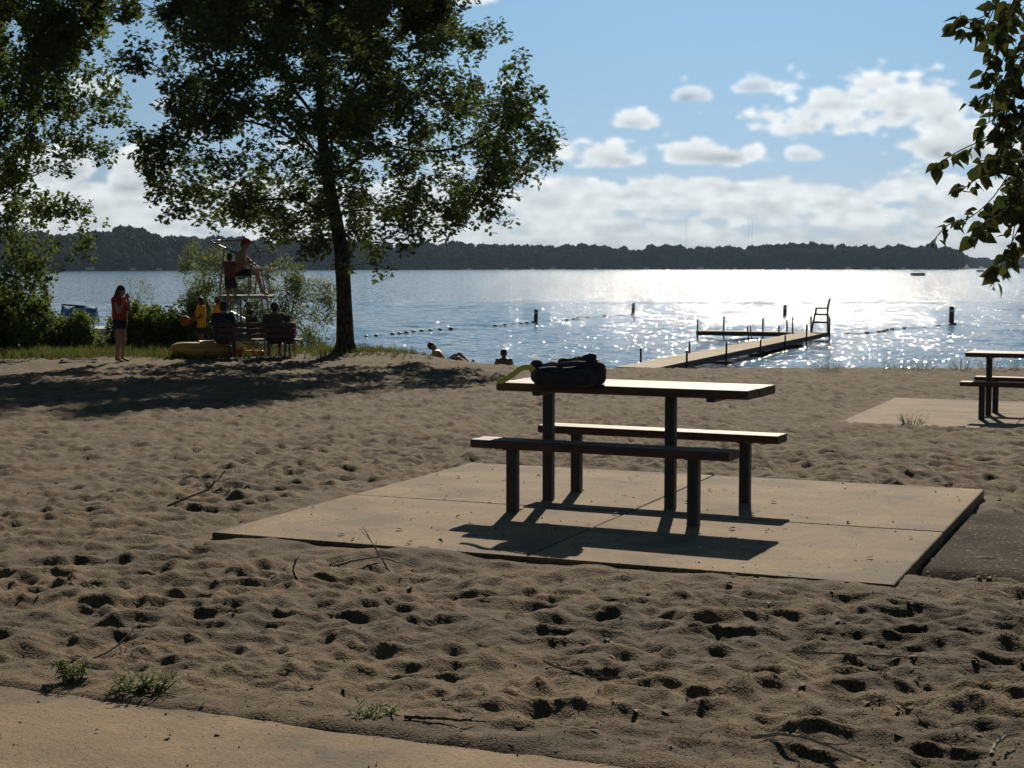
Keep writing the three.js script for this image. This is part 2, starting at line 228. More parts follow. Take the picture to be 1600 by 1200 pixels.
// ---------------------------------------------------------------- lake: calm by the beach, ruffled farther out where the wind reaches it
const waveSet = []; { const random = rng(5); for (let i = 0; i < 34; i++) { const L = 0.7 * Math.pow(9, random()), a = (random() - 0.5) * 2.0 + 0.35, k = (2 * Math.PI) / L; waveSet.push({ L, kx: k * Math.sin(a), kd: k * Math.cos(a), ph: random() * 6.283, amp: 0.012 * L / (2 * Math.PI) }); } }
{
  // ripples: slopes of a repeating sum of waves
  const N = 1024, M = 56, ks = [], random = rng(9);
  for (let i = 0; i < M; i++) { const m = 8 * Math.pow(13, random()), a = random() * 6.283; ks.push([Math.round(m * Math.sin(a)), Math.round(m * Math.cos(a)), random() * 6.283]); }
  const tex = new Uint8Array(N * N * 4), amp = 0.2 / Math.sqrt(M / 2);
  const sinT = new Float32Array(N * 4); for (let i = 0; i < N * 4; i++) sinT[i] = Math.cos((i / (N * 4)) * 2 * Math.PI);
  for (let j = 0; j < N; j++) for (let i = 0; i < N; i++) {
    let sx = 0, sd = 0;
    for (const [a, b, ph] of ks) { const l = Math.hypot(a, b), c = sinT[(((a * i + b * j) * 4 + Math.round(ph * 651)) % 4096 + 4096) % 4096]; sx += (a / l) * c; sd += (b / l) * c; }
    sx *= amp; sd *= amp; const l = 1 / Math.sqrt(1 + sx * sx + sd * sd), q = (j * N + i) * 4;
    tex[q] = (-sx * l * 0.5 + 0.5) * 255; tex[q + 1] = (-sd * l * 0.5 + 0.5) * 255; tex[q + 2] = (l * 0.5 + 0.5) * 255; tex[q + 3] = 255;
  }
  const t = new THREE.DataTexture(tex, N, N); t.wrapS = t.wrapT = THREE.RepeatWrapping; t.magFilter = THREE.LinearFilter; t.needsUpdate = true;
  const rowsAll = []; let d = 41; while (d < 9000) { rowsAll.push(d); d += d < 170 ? Math.max(0.13, d * 0.0029) : d < 3000 ? d * 0.022 : d * 0.1; }
    const sheet = (name, label, lo, hi, chop, rough) => {
    const NC = lo > 150 ? 1100 : 400, cols = [-1]; for (let i = 0; i <= NC; i++) cols.push(i / NC); cols.push(2);
    const rows = rowsAll.filter((q, i) => q >= lo && (q <= hi || rowsAll[i - 1] < hi)), n = cols.length, p = new Float32Array(n * rows.length * 3), uv = new Float32Array(n * rows.length * 2), ix = new Uint32Array((n - 1) * (rows.length - 1) * 6);
    let k = 0;
    for (const D of rows) {
      const half = 7 + D * 0.44, step = Math.max(D * 0.0029, (2 * half) / NC);
      for (const c of cols) {
        const X = c < 0 ? -7000 : c > 1 ? 7000 : (c * 2 - 1) * half;
        let y = 0;
        if (c >= 0 && c <= 1 && D < 240) { const f = smooth(0, 0.06, c) * smooth(1, 0.94, c) * smooth(240, 150, D) * (0.55 + 0.9 * noise2(X * 0.11, D * 0.07)); for (const w of waveSet) { const q = smooth(2.2, 5, w.L / step); if (q > 0) y += q * w.amp * Math.sin(w.kx * X + w.kd * D + w.ph); } y *= f; }
        p[k * 3] = X; p[k * 3 + 1] = WATER + y; p[k * 3 + 2] = -D; uv[k * 2] = X / 11; uv[k * 2 + 1] = D / 11; k++;
      }
    }
    let o = 0;
    for (let j = 0; j < rows.length - 1; j++) for (let i = 0; i < n - 1; i++) { const a = j * n + i, b = a + 1, c = a + n, e = c + 1; ix[o++] = a; ix[o++] = b; ix[o++] = c; ix[o++] = b; ix[o++] = e; ix[o++] = c; }
    const g = new THREE.BufferGeometry(); g.setAttribute('position', new THREE.BufferAttribute(p, 3)); g.setAttribute('uv', new THREE.BufferAttribute(uv, 2)); g.setIndex(new THREE.BufferAttribute(ix, 1)); g.computeVertexNormals();
    if (lo > 150) { const nn = g.attributes.normal, rr = rng(19); for (let i = 0; i < nn.count; i++) { const sx = (rr() + rr() + rr() - 1.5) * 0.12, sd = (rr() + rr() + rr() - 1.5) * 0.13, l = 1 / Math.hypot(sx, 1, sd); nn.setXYZ(i, nn.getX(i) + sx * l, l, nn.getZ(i) + sd * l); } } // wave groups
    const m = new THREE.MeshPhysicalMaterial({ color: new THREE.Color().setRGB(0.018, 0.035, 0.042), roughness: rough, ior: 1.333, normalMap: t, normalScale: new THREE.Vector2(...chop) });
    tag(obj(name, g, m), label, null, null, 'structure');
  };
  sheet('lake_water', 'calm rippled lake water off the beach', 0, 104, [0.9, 0.66], 0.06);
  sheet('lake_water', 'livelier ripples round the marker buoys', 104, 175, [0.9, 0.74], 0.08);
  sheet('lake_water', 'wind-ruffled open lake glittering under the sun', 175, 9000, [0.92, 0.78], 0.11);
}
// ---------------------------------------------------------------- paving
function panels(root, u0, u1, v0, v1, cu, cv, top, thick, mat, frm) { // concrete bays with open joints between them
  for (let a = 0; a < cu.length - 1; a++) for (let b = 0; b < cv.length - 1; b++) {
    const w = cu[a + 1] - cu[a] - 0.007, l = cv[b + 1] - cv[b] - 0.007, g = new RoundedBoxGeometry(w, thick, l, 2, 0.012);
    const p = g.attributes.position, uv = g.attributes.uv, mu = (cu[a] + cu[a + 1]) / 2, mv = (cv[b] + cv[b + 1]) / 2;
    for (let i = 0; i < p.count; i++) uv.setXY(i, (p.getX(i) + mu) / 2.9 + a * 0.37, (p.getZ(i) + mv + p.getY(i)) / 2.9 + b * 0.21);
    const o = obj('concrete_bay', g, mat, root); o.position.set(mu, top - thick / 2, -mv); // v runs away from the viewer
    o.rotation.z = (hash3(a, b, 5) - 0.5) * 0.002;
  }
}
{
  const place = (f, y, name, label) => { const [x, d] = f.to(0, 0), t = thing(name, label, 'concrete slab', [x, y, -d], -TURN); return t; };
  const A = place(slabA, 0, 'concrete_slab', 'square tan concrete slab under the near picnic table'); panels(A, 0, 0, 0, 0, [-SA, 0.02, SA], [-SB, -0.12, SB], 0, 0.14, concMat);
  const B = place(slabB, -0.29, 'concrete_slab', 'tan concrete slab under the far picnic table at right edge'); panels(B, 0, 0, 0, 0, [-2.8, -0.9, 1.0, 2.8], [-1.9, 0, 1.9], 0, 0.14, concMat);
  const [x, d] = walk.to(0, 0), w = new THREE.Group(); w.name = 'foot_path'; w.position.set(x, -0.005, -d); w.rotation.y = -TURN; scene.add(w); tag(w, 'tan concrete path in the bottom left corner', null, null, 'structure');
  panels(w, 0, 0, 0, 0, [-9.4, -6.3, -3.2, 2.2, 5.2], [-2.1, 0.03], 0, 0.14, concMat);
  // asphalt path that meets the slab from the right
  const [ax, ad] = slabA.to(SA + 3.03, -0.05), g = new THREE.PlaneGeometry(6, 2.25, 60, 24); g.rotateX(-Math.PI / 2); const p = g.attributes.position, uv = g.attributes.uv;
  for (let i = 0; i < p.count; i++) { p.setY(i, 0.012 * (fbm2(p.getX(i) * 1.5, p.getZ(i) * 1.5, 3) - 0.5) - 0.06 * smooth(1.02, 1.14, Math.abs(p.getZ(i)) + 0.12 * (noise2(p.getX(i) * 5, p.getZ(i) > 0 ? 3 : 9) - 0.5))); uv.setXY(i, p.getX(i) / 1.9, p.getZ(i) / 1.9); }
  g.computeVertexNormals(); const a = obj('asphalt_path', g, asphMat); a.position.set(ax, -0.042, -ad); a.rotation.y = -TURN; tag(a, 'grey asphalt path meeting the right end of the concrete slab', null, null, 'structure');
}

// ---------------------------------------------------------------- picnic tables
function picnicTable(label, [x, y, d]) {
  const t = thing('picnic_table', label, 'picnic table', [x, y, -d], -25.75 * DEG, 'picnic tables on slabs');
  const board = (name, len, w, th, u, h, v, parent = t) => { const s = new THREE.Shape(), r = 0.018, n = 0.02; s.moveTo(-w / 2, -th / 2 + n); s.quadraticCurveTo(-w / 2, -th / 2, -w / 2 + n, -th / 2); s.lineTo(w / 2 - n, -th / 2); s.quadraticCurveTo(w / 2, -th / 2, w / 2, -th / 2 + n); s.lineTo(w / 2, th / 2 - r); s.quadraticCurveTo(w / 2, th / 2, w / 2 - r, th / 2); s.lineTo(-w / 2 + r, th / 2); s.quadraticCurveTo(-w / 2, th / 2, -w / 2, th / 2 - r);
    const g = new THREE.ExtrudeGeometry(s, { depth: len - 0.012, bevelEnabled: true, bevelSize: 0.005, bevelThickness: 0.006, bevelSegments: 2, curveSegments: 3 }); g.translate(0, 0, -len / 2 + 0.006); g.rotateY(Math.PI / 2); const p = g.attributes.position, q = g.attributes.uv; for (let i = 0; i < p.count; i++) q.setXY(i, p.getX(i) / 0.9 + v * 3, (p.getZ(i) + p.getY(i)) / 0.25 + v); const m = obj(name, g, plasticWood, parent); m.position.set(u, h, -v); return m; };
  const L = 1.644;
  for (let k = 0; k < 5; k++) board('plank', L, 0.106, 0.046, -0.008 + (hash3(k, 1, 2) - 0.5) * 0.006, 0.737 + (hash3(k, 4, 2) - 0.5) * 0.002, 0.0685 + (k - 2) * 0.1125);
  for (const s of [-1, 1]) for (let k = 0; k < 2; k++) board('bench_plank', L, 0.096, 0.044, 0, 0.415, s * 0.4888 + (k - 0.5) * 0.1);
  for (const s of [-1, 1]) {
    obj('cross_bar', box(0.05, 0.03, 0.5, s * 0.57, 0.701, -0.0685, 0.004), greenSteel, t);
    for (const q of [-1, 1]) { obj('bench_leg', [box(0.068, 0.42, 0.068, s * 0.5806, 0.185, -q * 0.4888, 0.014)], greenSteel, t); obj('bench_bracket', box(0.06, 0.012, 0.17, s * 0.5806, 0.389, -q * 0.4888), greenSteel, t); for (const k of [-0.05, 0.05]) obj('bolt', new THREE.CylinderGeometry(0.008, 0.009, 0.004, 8).translate(s * 0.5806, 0.4385, -q * 0.4888 + k), greenSteel, t); }
    for (let k = 0; k < 5; k++) obj('bolt', new THREE.CylinderGeometry(0.008, 0.009, 0.004, 8).translate(s * 0.57, 0.7615, -0.0685 - (k - 2) * 0.1125), greenSteel, t);
  }
  obj('centre_beam', box(1.19, 0.014, 0.05, 0, 0.7065, -0.0685, 0.004), greenSteel, t);
  for (const s of [-1, 1]) obj('table_leg', box(0.066, 0.73, 0.066, -0.1804 + s * 0.4141, 0.345, -0.0685, 0.014), greenSteel, t);
  return t;
}
picnicTable('brown plank picnic table with a dark backpack lying on it', [0.7403, 0, 9.8695]);
picnicTable('brown plank picnic table cut off by the right edge of the picture', [6.22, -0.29, 18.8]);

// ---------------------------------------------------------------- meshes from distance fields (bodies, bags)
function net(f, lo, hi, c) { // surface nets
  const nx = Math.ceil((hi[0] - lo[0]) / c) + 1, ny = Math.ceil((hi[1] - lo[1]) / c) + 1, nz = Math.ceil((hi[2] - lo[2]) / c) + 1, F = new Float32Array(nx * ny * nz), id = new Int32Array(nx * ny * nz).fill(-1), P = [], I = [];
  for (let k = 0, o = 0; k < nz; k++) for (let j = 0; j < ny; j++) for (let i = 0; i < nx; i++) F[o++] = f(lo[0] + i * c, lo[1] + j * c, lo[2] + k * c);
  const at = (i, j, k) => (k * ny + j) * nx + i;
  for (let k = 0; k < nz - 1; k++) for (let j = 0; j < ny - 1; j++) for (let i = 0; i < nx - 1; i++) {
    let sx = 0, sy = 0, sz = 0, n = 0, m = 0;
    for (let q = 0; q < 8; q++) if (F[at(i + (q & 1), j + ((q >> 1) & 1), k + (q >> 2))] < 0) m |= 1 << q;
    if (!m || m === 255) continue;
    for (let q = 0; q < 8; q++) for (let ax = 0; ax < 3; ax++) { if (q & (1 << ax)) continue; const r = q | (1 << ax); if (((m >> q) & 1) === ((m >> r) & 1)) continue; const a = F[at(i + (q & 1), j + ((q >> 1) & 1), k + (q >> 2))], b = F[at(i + (r & 1), j + ((r >> 1) & 1), k + (r >> 2))], t = a / (a - b); sx += (q & 1) + (ax === 0 ? t : 0); sy += ((q >> 1) & 1) + (ax === 1 ? t : 0); sz += (q >> 2) + (ax === 2 ? t : 0); n++; }
    id[at(i, j, k)] = P.length / 3; P.push(lo[0] + (i + sx / n) * c, lo[1] + (j + sy / n) * c, lo[2] + (k + sz / n) * c);
  }
  const quad = (a, b, cc, d, flip) => { if (a < 0 || b < 0 || cc < 0 || d < 0) return; flip ? I.push(a, cc, b, a, d, cc) : I.push(a, b, cc, a, cc, d); };
  for (let k = 1; k < nz - 1; k++) for (let j = 1; j < ny - 1; j++) for (let i = 1; i < nx - 1; i++) {
    const a = F[at(i, j, k)] < 0;
    if (a !== F[at(i + 1, j, k)] < 0) quad(id[at(i, j - 1, k - 1)], id[at(i, j, k - 1)], id[at(i, j, k)], id[at(i, j - 1, k)], !a);
    if (a !== F[at(i, j + 1, k)] < 0) quad(id[at(i - 1, j, k - 1)], id[at(i - 1, j, k)], id[at(i, j, k)], id[at(i, j, k - 1)], !a);
    if (a !== F[at(i, j, k + 1)] < 0) quad(id[at(i - 1, j - 1, k)], id[at(i, j - 1, k)], id[at(i, j, k)], id[at(i - 1, j, k)], !a);
  }
  const g = new THREE.BufferGeometry(); g.setAttribute('position', new THREE.Float32BufferAttribute(P, 3)); g.setIndex(I); g.computeVertexNormals(); return g;
}
const smin = (a, b, k) => { const h = clamp(0.5 + (0.5 * (b - a)) / k); return lerp(b, a, h) - k * h * (1 - h); };
function cap(x, y, z, a, b, ra, rb) { const ax = b.x - a.x, ay = b.y - a.y, az = b.z - a.z, px = x - a.x, py = y - a.y, pz = z - a.z, t = clamp((px * ax + py * ay + pz * az) / (ax * ax + ay * ay + az * az || 1e-9)); return Math.hypot(px - ax * t, py - ay * t, pz - az * t) - lerp(ra, rb, t); }
function shell(parts, k, pad, c) { // parts: [a, b, ra, rb]; smooth union of tapered capsules
  const lo = [9, 9, 9], hi = [-9, -9, -9];
  for (const [a, b, ra, rb] of parts) for (const [p, r] of [[a, ra], [b, rb]]) ['x', 'y', 'z'].forEach((n, i) => { lo[i] = Math.min(lo[i], p[n] - r - pad); hi[i] = Math.max(hi[i], p[n] + r + pad); });
  return net((x, y, z) => { let d = 9; for (const [a, b, ra, rb, cut] of parts) { let e = cap(x, y, z, a, b, ra, rb); if (cut) { const v = b.clone().sub(a).normalize(); e = Math.max(e, (x - b.x) * v.x + (y - b.y) * v.y + (z - b.z) * v.z); } d = d > 8 ? e : smin(d, e, k); } return d; }, lo, hi, c);
}
const mix3 = (a, b, t) => a.clone().lerp(b, t);
// joints of a standing figure 1.7 m tall that faces +z; others are posed by moving joints
function stance(over = {}) {
  const J = { pelvis: [0, 0.93, 0], chest: [0, 1.24, 0], neck: [0, 1.43, -0.01], head: [0, 1.575, 0.02], face: [0, 0, 1] };
  for (const [n, s] of [['L', 1], ['R', -1]]) Object.assign(J, { ['sh' + n]: [0.165 * s, 1.385, -0.01], ['el' + n]: [0.21 * s, 1.12, -0.03], ['wr' + n]: [0.225 * s, 0.88, 0.05], ['hip' + n]: [0.085 * s, 0.9, 0], ['kn' + n]: [0.095 * s, 0.49, 0.02], ['an' + n]: [0.095 * s, 0.075, -0.025], ['toe' + n]: [0.11 * s, 0.03, 0.13] });
  Object.assign(J, over); const o = {}; for (const k in J) o[k] = V(...J[k]); return o;
}
function handParts(wr, el, side) { // palm, four fingers and a thumb, loosely curled
  const f = wr.clone().sub(el).normalize(), up = Math.abs(f.y) > 0.9 ? V(0, 0, 1) : V(0, 1, 0), w = f.clone().cross(up).normalize().multiplyScalar(side), n = f.clone().cross(w).normalize(), q = (a, b, c) => wr.clone().addScaledVector(f, a).addScaledVector(w, b).addScaledVector(n, c), out = [[q(0, 0, 0), q(0.07, 0, 0), 0.022, 0.024], [q(0.03, 0.018, 0), q(0.08, 0.025, 0), 0.014, 0.012], [q(0.03, -0.018, 0), q(0.08, -0.025, 0), 0.014, 0.012]];
  [[0.03, 0.062], [0.01, 0.072], [-0.012, 0.066], [-0.032, 0.052]].forEach(([b, l]) => { const k1 = q(0.08, b, 0), k2 = q(0.08 + l * 0.5, b * 1.1, -0.012), k3 = q(0.08 + l * 0.85, b * 1.1, -0.036); out.push([k1, k2, 0.0095, 0.0085], [k2, k3, 0.0085, 0.0075]); });
  out.push([q(0.02, 0.028, 0), q(0.055, 0.055, -0.012), 0.012, 0.010], [q(0.055, 0.055, -0.012), q(0.085, 0.058, -0.026), 0.010, 0.008]); return out;
}
const skinTan = std(0.30, 0.165, 0.105, 0.6), skinPale = std(0.42, 0.25, 0.18, 0.6), skinBrown = std(0.16, 0.085, 0.055, 0.6);
const clothTex = tileTexture(128, (u, v, i, j) => { const s = 0.8 + 0.2 * ((i + j) % 2) * hash3(i, j, 3) + (tnoise(u, v, 8, 4) - 0.5) * 0.2; return [s, s, s]; }, true);
const cloth = (r, g, b) => std(r, g, b, 0.95);
const eyeMat = std(0.02, 0.015, 0.01, 0.2), hairDark = std(0.022, 0.015, 0.011, 0.6), hairBrown = std(0.06, 0.035, 0.02, 0.6);
function person(label, [x, y, d], turn, size, J, look) {
  const root = thing('person', label, 'person', [x, y, -d], turn); root.scale.setScalar(size / 1.7);
  const body = [[mix3(J.pelvis, J.hipL, 0.6), mix3(J.chest, J.shL, 0.45), 0.105, 0.105], [mix3(J.pelvis, J.hipR, 0.6), mix3(J.chest, J.shR, 0.45), 0.105, 0.105], [J.chest, J.neck, 0.1, 0.06], [J.neck, J.head, 0.055, 0.06], [J.shL, J.shR, 0.06, 0.06]];
  for (const s of ['L', 'R']) body.push([J['sh' + s], J['el' + s], 0.05, 0.04], [J['el' + s], J['wr' + s], 0.04, 0.026], [J['hip' + s], J['kn' + s], 0.085, 0.056], [J['kn' + s], J['an' + s], 0.055, 0.036], [J['an' + s], J['toe' + s], 0.038, 0.028]);
  const f = J.face.clone().normalize(), up = J.head.clone().sub(J.neck).normalize(), side = up.clone().cross(f).normalize(), h = (a, b, c) => J.head.clone().addScaledVector(side, a).addScaledVector(up, b).addScaledVector(f, c);
  const head = [[h(0, 0.035, -0.02), h(0, 0.02, 0.012), 0.086, 0.08], [h(0, -0.02, 0.03), h(0, -0.065, 0.05), 0.062, 0.04], [h(0, -0.1, -0.01), h(0, -0.04, -0.015), 0.052, 0.055], [h(0, 0.01, 0.088), h(0, -0.025, 0.106), 0.009, 0.014], [h(0.025, -0.058, 0.078), h(-0.025, -0.058, 0.078), 0.012, 0.012], [h(0.032, 0.022, 0.082), h(-0.032, 0.022, 0.082), 0.012, 0.012], [h(0.083, 0.005, -0.01), h(0.086, -0.03, -0.005), 0.014, 0.010], [h(-0.083, 0.005, -0.01), h(-0.086, -0.03, -0.005), 0.014, 0.010]];
  const hands = ['L', 'R'].map((s) => shell(handParts(J['wr' + s], J['el' + s], s === 'L' ? -1 : 1), 0.006, 0.012, 0.006));
  obj('body', [shell(body, 0.035, 0.04, 0.018), shell(head, 0.014, 0.02, 0.0085), ...hands], look.skin, root);
  for (const a of [0.031, -0.031]) obj('eye', new THREE.SphereGeometry(0.011, 8, 6).translate(...h(a, 0.008, 0.079).toArray()), eyeMat, root);
  if (look.top) { const g = 0.024, t = [[mix3(J.pelvis, J.hipL, 0.6), mix3(J.chest, J.shL, 0.45), 0.105 + g, 0.105 + g], [mix3(J.pelvis, J.hipR, 0.6), mix3(J.chest, J.shR, 0.45), 0.105 + g, 0.105 + g], [J.shL, J.shR, 0.06 + g, 0.06 + g]]; if (look.sleeve) for (const s of ['L', 'R']) t.push([J['sh' + s], mix3(J['sh' + s], J['el' + s], look.sleeve), 0.05 + g, 0.046 + g, true]); if (look.hem) for (const s of ['L', 'R']) t.push([J['hip' + s], mix3(J['hip' + s], J['kn' + s], look.hem), 0.09 + g, 0.09 + g, true]); obj(look.topName || 'shirt', shell(t, 0.04, 0.04, 0.018), look.top, root); }
  if (look.legs) { const g = 0.02, t = [[mix3(J.pelvis, J.hipL, 0.5), J.pelvis, 0.115 + g, 0.11 + g], [mix3(J.pelvis, J.hipR, 0.5), J.pelvis, 0.115 + g, 0.11 + g]]; for (const s of ['L', 'R']) t.push([J['hip' + s], mix3(J['hip' + s], J['kn' + s], look.legLen || 0.55), 0.088 + g, 0.075 + g, true]); obj('shorts', shell(t, 0.03, 0.04, 0.018), look.legs, root); }
    const hair = [[h(0, 0.055, -0.028), h(0, 0.045, -0.005), 0.088, 0.084], [h(0, 0.0, -0.05), h(0, 0.05, -0.03), 0.07, 0.085]];
  if (look.long) { const b = J.chest.clone().addScaledVector(f, -0.12); hair.push([h(0, -0.02, -0.06), h(0, -0.13, -0.075), 0.07, 0.062], [h(0, -0.13, -0.075), h(0, -0.3, -0.10), 0.062, 0.035], [h(0.05, 0.0, -0.03), h(0.06, -0.16, -0.03), 0.045, 0.03], [h(-0.05, 0.0, -0.03), h(-0.06, -0.16, -0.03), 0.045, 0.03]); }
  obj('hair', shell(hair, 0.03, 0.03, 0.012), look.hair || hairDark, root);
  if (look.cap) { const c = obj('cap', [shell([[h(0, 0.075, -0.02), h(0, 0.07, 0.01), 0.088, 0.084]], 0.01, 0.02, 0.01), shell([[h(0.04, 0.05, 0.09), h(0, 0.045, 0.16), 0.02, 0.016], [h(-0.04, 0.05, 0.09), h(0, 0.045, 0.16), 0.02, 0.016]], 0.02, 0.02, 0.008)], look.cap, root); }
  return root;
}

// ---------------------------------------------------------------- backpack on the near table
{
  const t = thing('backpack', 'black crumpled backpack with yellow strap on the near picnic table', 'backpack', [0.305, 0.7605, -9.83], -25.75 * DEG);
  const black = std(0.014, 0.016, 0.02, 0.75), n = (x, y, z) => 0.034 * (fbm3(x * 16, y * 22, z * 16, 3) - 0.5);
  const g = net((x, y, z) => { let e = cap(x, y, z, V(-0.14, 0.058, 0), V(0.2, 0.08, 0), 0.066, 0.09); e = smin(e, cap(x, y, z, V(-0.06, 0.095, -0.01), V(0.17, 0.135, 0), 0.035, 0.055), 0.03); e = smin(e, cap(x, y, z, V(0.05, 0.045, -0.09), V(0.2, 0.05, -0.1), 0.05, 0.05), 0.04); e = smin(e, cap(x, y, z, V(-0.1, 0.045, 0.07), V(0.2, 0.05, 0.1), 0.05, 0.055), 0.03); e = Math.max(e, -cap(x, y, z, V(-0.12, 0.155, 0.1), V(0.05, 0.15, 0.11), 0.02, 0.012)); return Math.max(e + n(x, y, z), -y + 0.001); }, [-0.28, -0.01, -0.22], [0.36, 0.24, 0.22], 0.010);
  obj('bag_body', g, black, t);
  obj('side_pocket', net((x, y, z) => Math.max(cap(x, y, z, V(0.235, 0.07, 0.0), V(0.255, 0.115, 0.01), 0.06, 0.04) + n(x + 3, y, z), -y + 0.002), [0.12, -0.01, -0.12], [0.38, 0.24, 0.14], 0.01), black, t);
  obj('top_lid', net((x, y, z) => Math.max(cap(x, y, z, V(0.0, 0.15, 0.0), V(0.2, 0.165, 0.01), 0.02, 0.032) + 1.3 * n(x + 7, y, z), -y + 0.002), [-0.1, 0.08, -0.12], [0.3, 0.26, 0.14], 0.008), black, t);
  obj('shoulder_pad', net((x, y, z) => Math.max(cap(x, y, z, V(-0.15, 0.075, 0.0), V(-0.165, 0.115, 0.01), 0.055, 0.042) + n(x + 9, y, z), -y + 0.002), [-0.27, -0.01, -0.1], [-0.05, 0.2, 0.11], 0.009), black, t);
  obj('zipper', tube([V(-0.1, 0.115, 0.058), V(0.0, 0.138, 0.068), V(0.1, 0.152, 0.08), V(0.2, 0.155, 0.088)], 0.004, 24, 6), std(0.16, 0.15, 0.15, 0.4), t);
  obj('fold', tube([V(-0.12, 0.1, 0.082), V(-0.02, 0.112, 0.098), V(0.08, 0.11, 0.112), V(0.16, 0.122, 0.118)], 0.009, 24, 6), black, t);
  const strap = new THREE.Shape(); strap.moveTo(-0.002, -0.017); strap.lineTo(0.002, -0.017); strap.lineTo(0.002, 0.017); strap.lineTo(-0.002, 0.017); strap.closePath();
  obj('yellow_strap', new THREE.ExtrudeGeometry(strap, { steps: 24, extrudePath: new THREE.CatmullRomCurve3([V(-0.15, 0.085, 0.06), V(-0.19, 0.11, 0.065), V(-0.24, 0.1, 0.08), V(-0.29, 0.062, 0.09), V(-0.34, 0.03, 0.11), V(-0.38, 0.018, 0.13)]) }), std(0.52, 0.56, 0.09, 0.8), t);
}
// ---------------------------------------------------------------- plants
function leafShape(kind, len) { // a flat leaf in xz, stalk at 0, tip at +z, slightly folded along its rib
  const lobes = { oak: [[0, 0], [0.10, 0.12], [0.28, 0.22], [0.12, 0.36], [0.40, 0.52], [0.16, 0.62], [0.30, 0.80], [0.10, 0.84], [0, 1]], round: [[0, 0], [0.30, 0.14], [0.42, 0.36], [0.30, 0.66], [0, 1]], birch: [[0, 0], [0.26, 0.16], [0.35, 0.34], [0.26, 0.6], [0.12, 0.82], [0, 1]], slim: [[0, 0], [0.10, 0.3], [0.10, 0.6], [0, 1]] }[kind];
  const p = [], ix = [], n = lobes.length;
  for (const s of [1, -1]) for (const [w, t] of lobes) p.push(s * w * len, Math.abs(w) * len * 0.28 - t * t * len * 0.18, t * len);
  for (let s = 0; s < 2; s++) for (let i = 0; i < n - 1; i++) { const a = s * n + i, b = a + 1, c0 = lobes[i][1], rib = p.length / 3; p.push(0, -c0 * c0 * len * 0.18, c0 * len); p.push(0, -(lobes[i + 1][1] ** 2) * len * 0.18, lobes[i + 1][1] * len); s ? ix.push(rib, b, a, rib, rib + 1, b) : ix.push(rib, a, b, rib, b, rib + 1); }
  const g = new THREE.BufferGeometry(); g.setAttribute('position', new THREE.Float32BufferAttribute(p, 3)); g.setIndex(ix); g.computeVertexNormals(); return g;
}
function sprayOf(kind, len, count, reach, seed) { // a twig end with its leaves
  const r = rng(seed), list = [];
  for (let i = 0; i < count; i++) { const g = leafShape(kind, len * (0.75 + r() * 0.45)), a = i * 2.4 + r(), t = (i + 0.5) / count; g.rotateX(-0.9 + 1.5 * r()); g.rotateZ((r() - 0.5) * 1.2); g.rotateY(a); g.translate((r() - 0.5) * reach * 0.5 + Math.sin(a) * 0.02, (t - 0.5) * reach, (r() - 0.5) * reach * 0.5 + Math.cos(a) * 0.02); g.deleteAttribute('uv'); list.push(g.toNonIndexed()); }
  const g = mergeGeometries(list); return g;
}
const up3 = V(0, 1, 0);
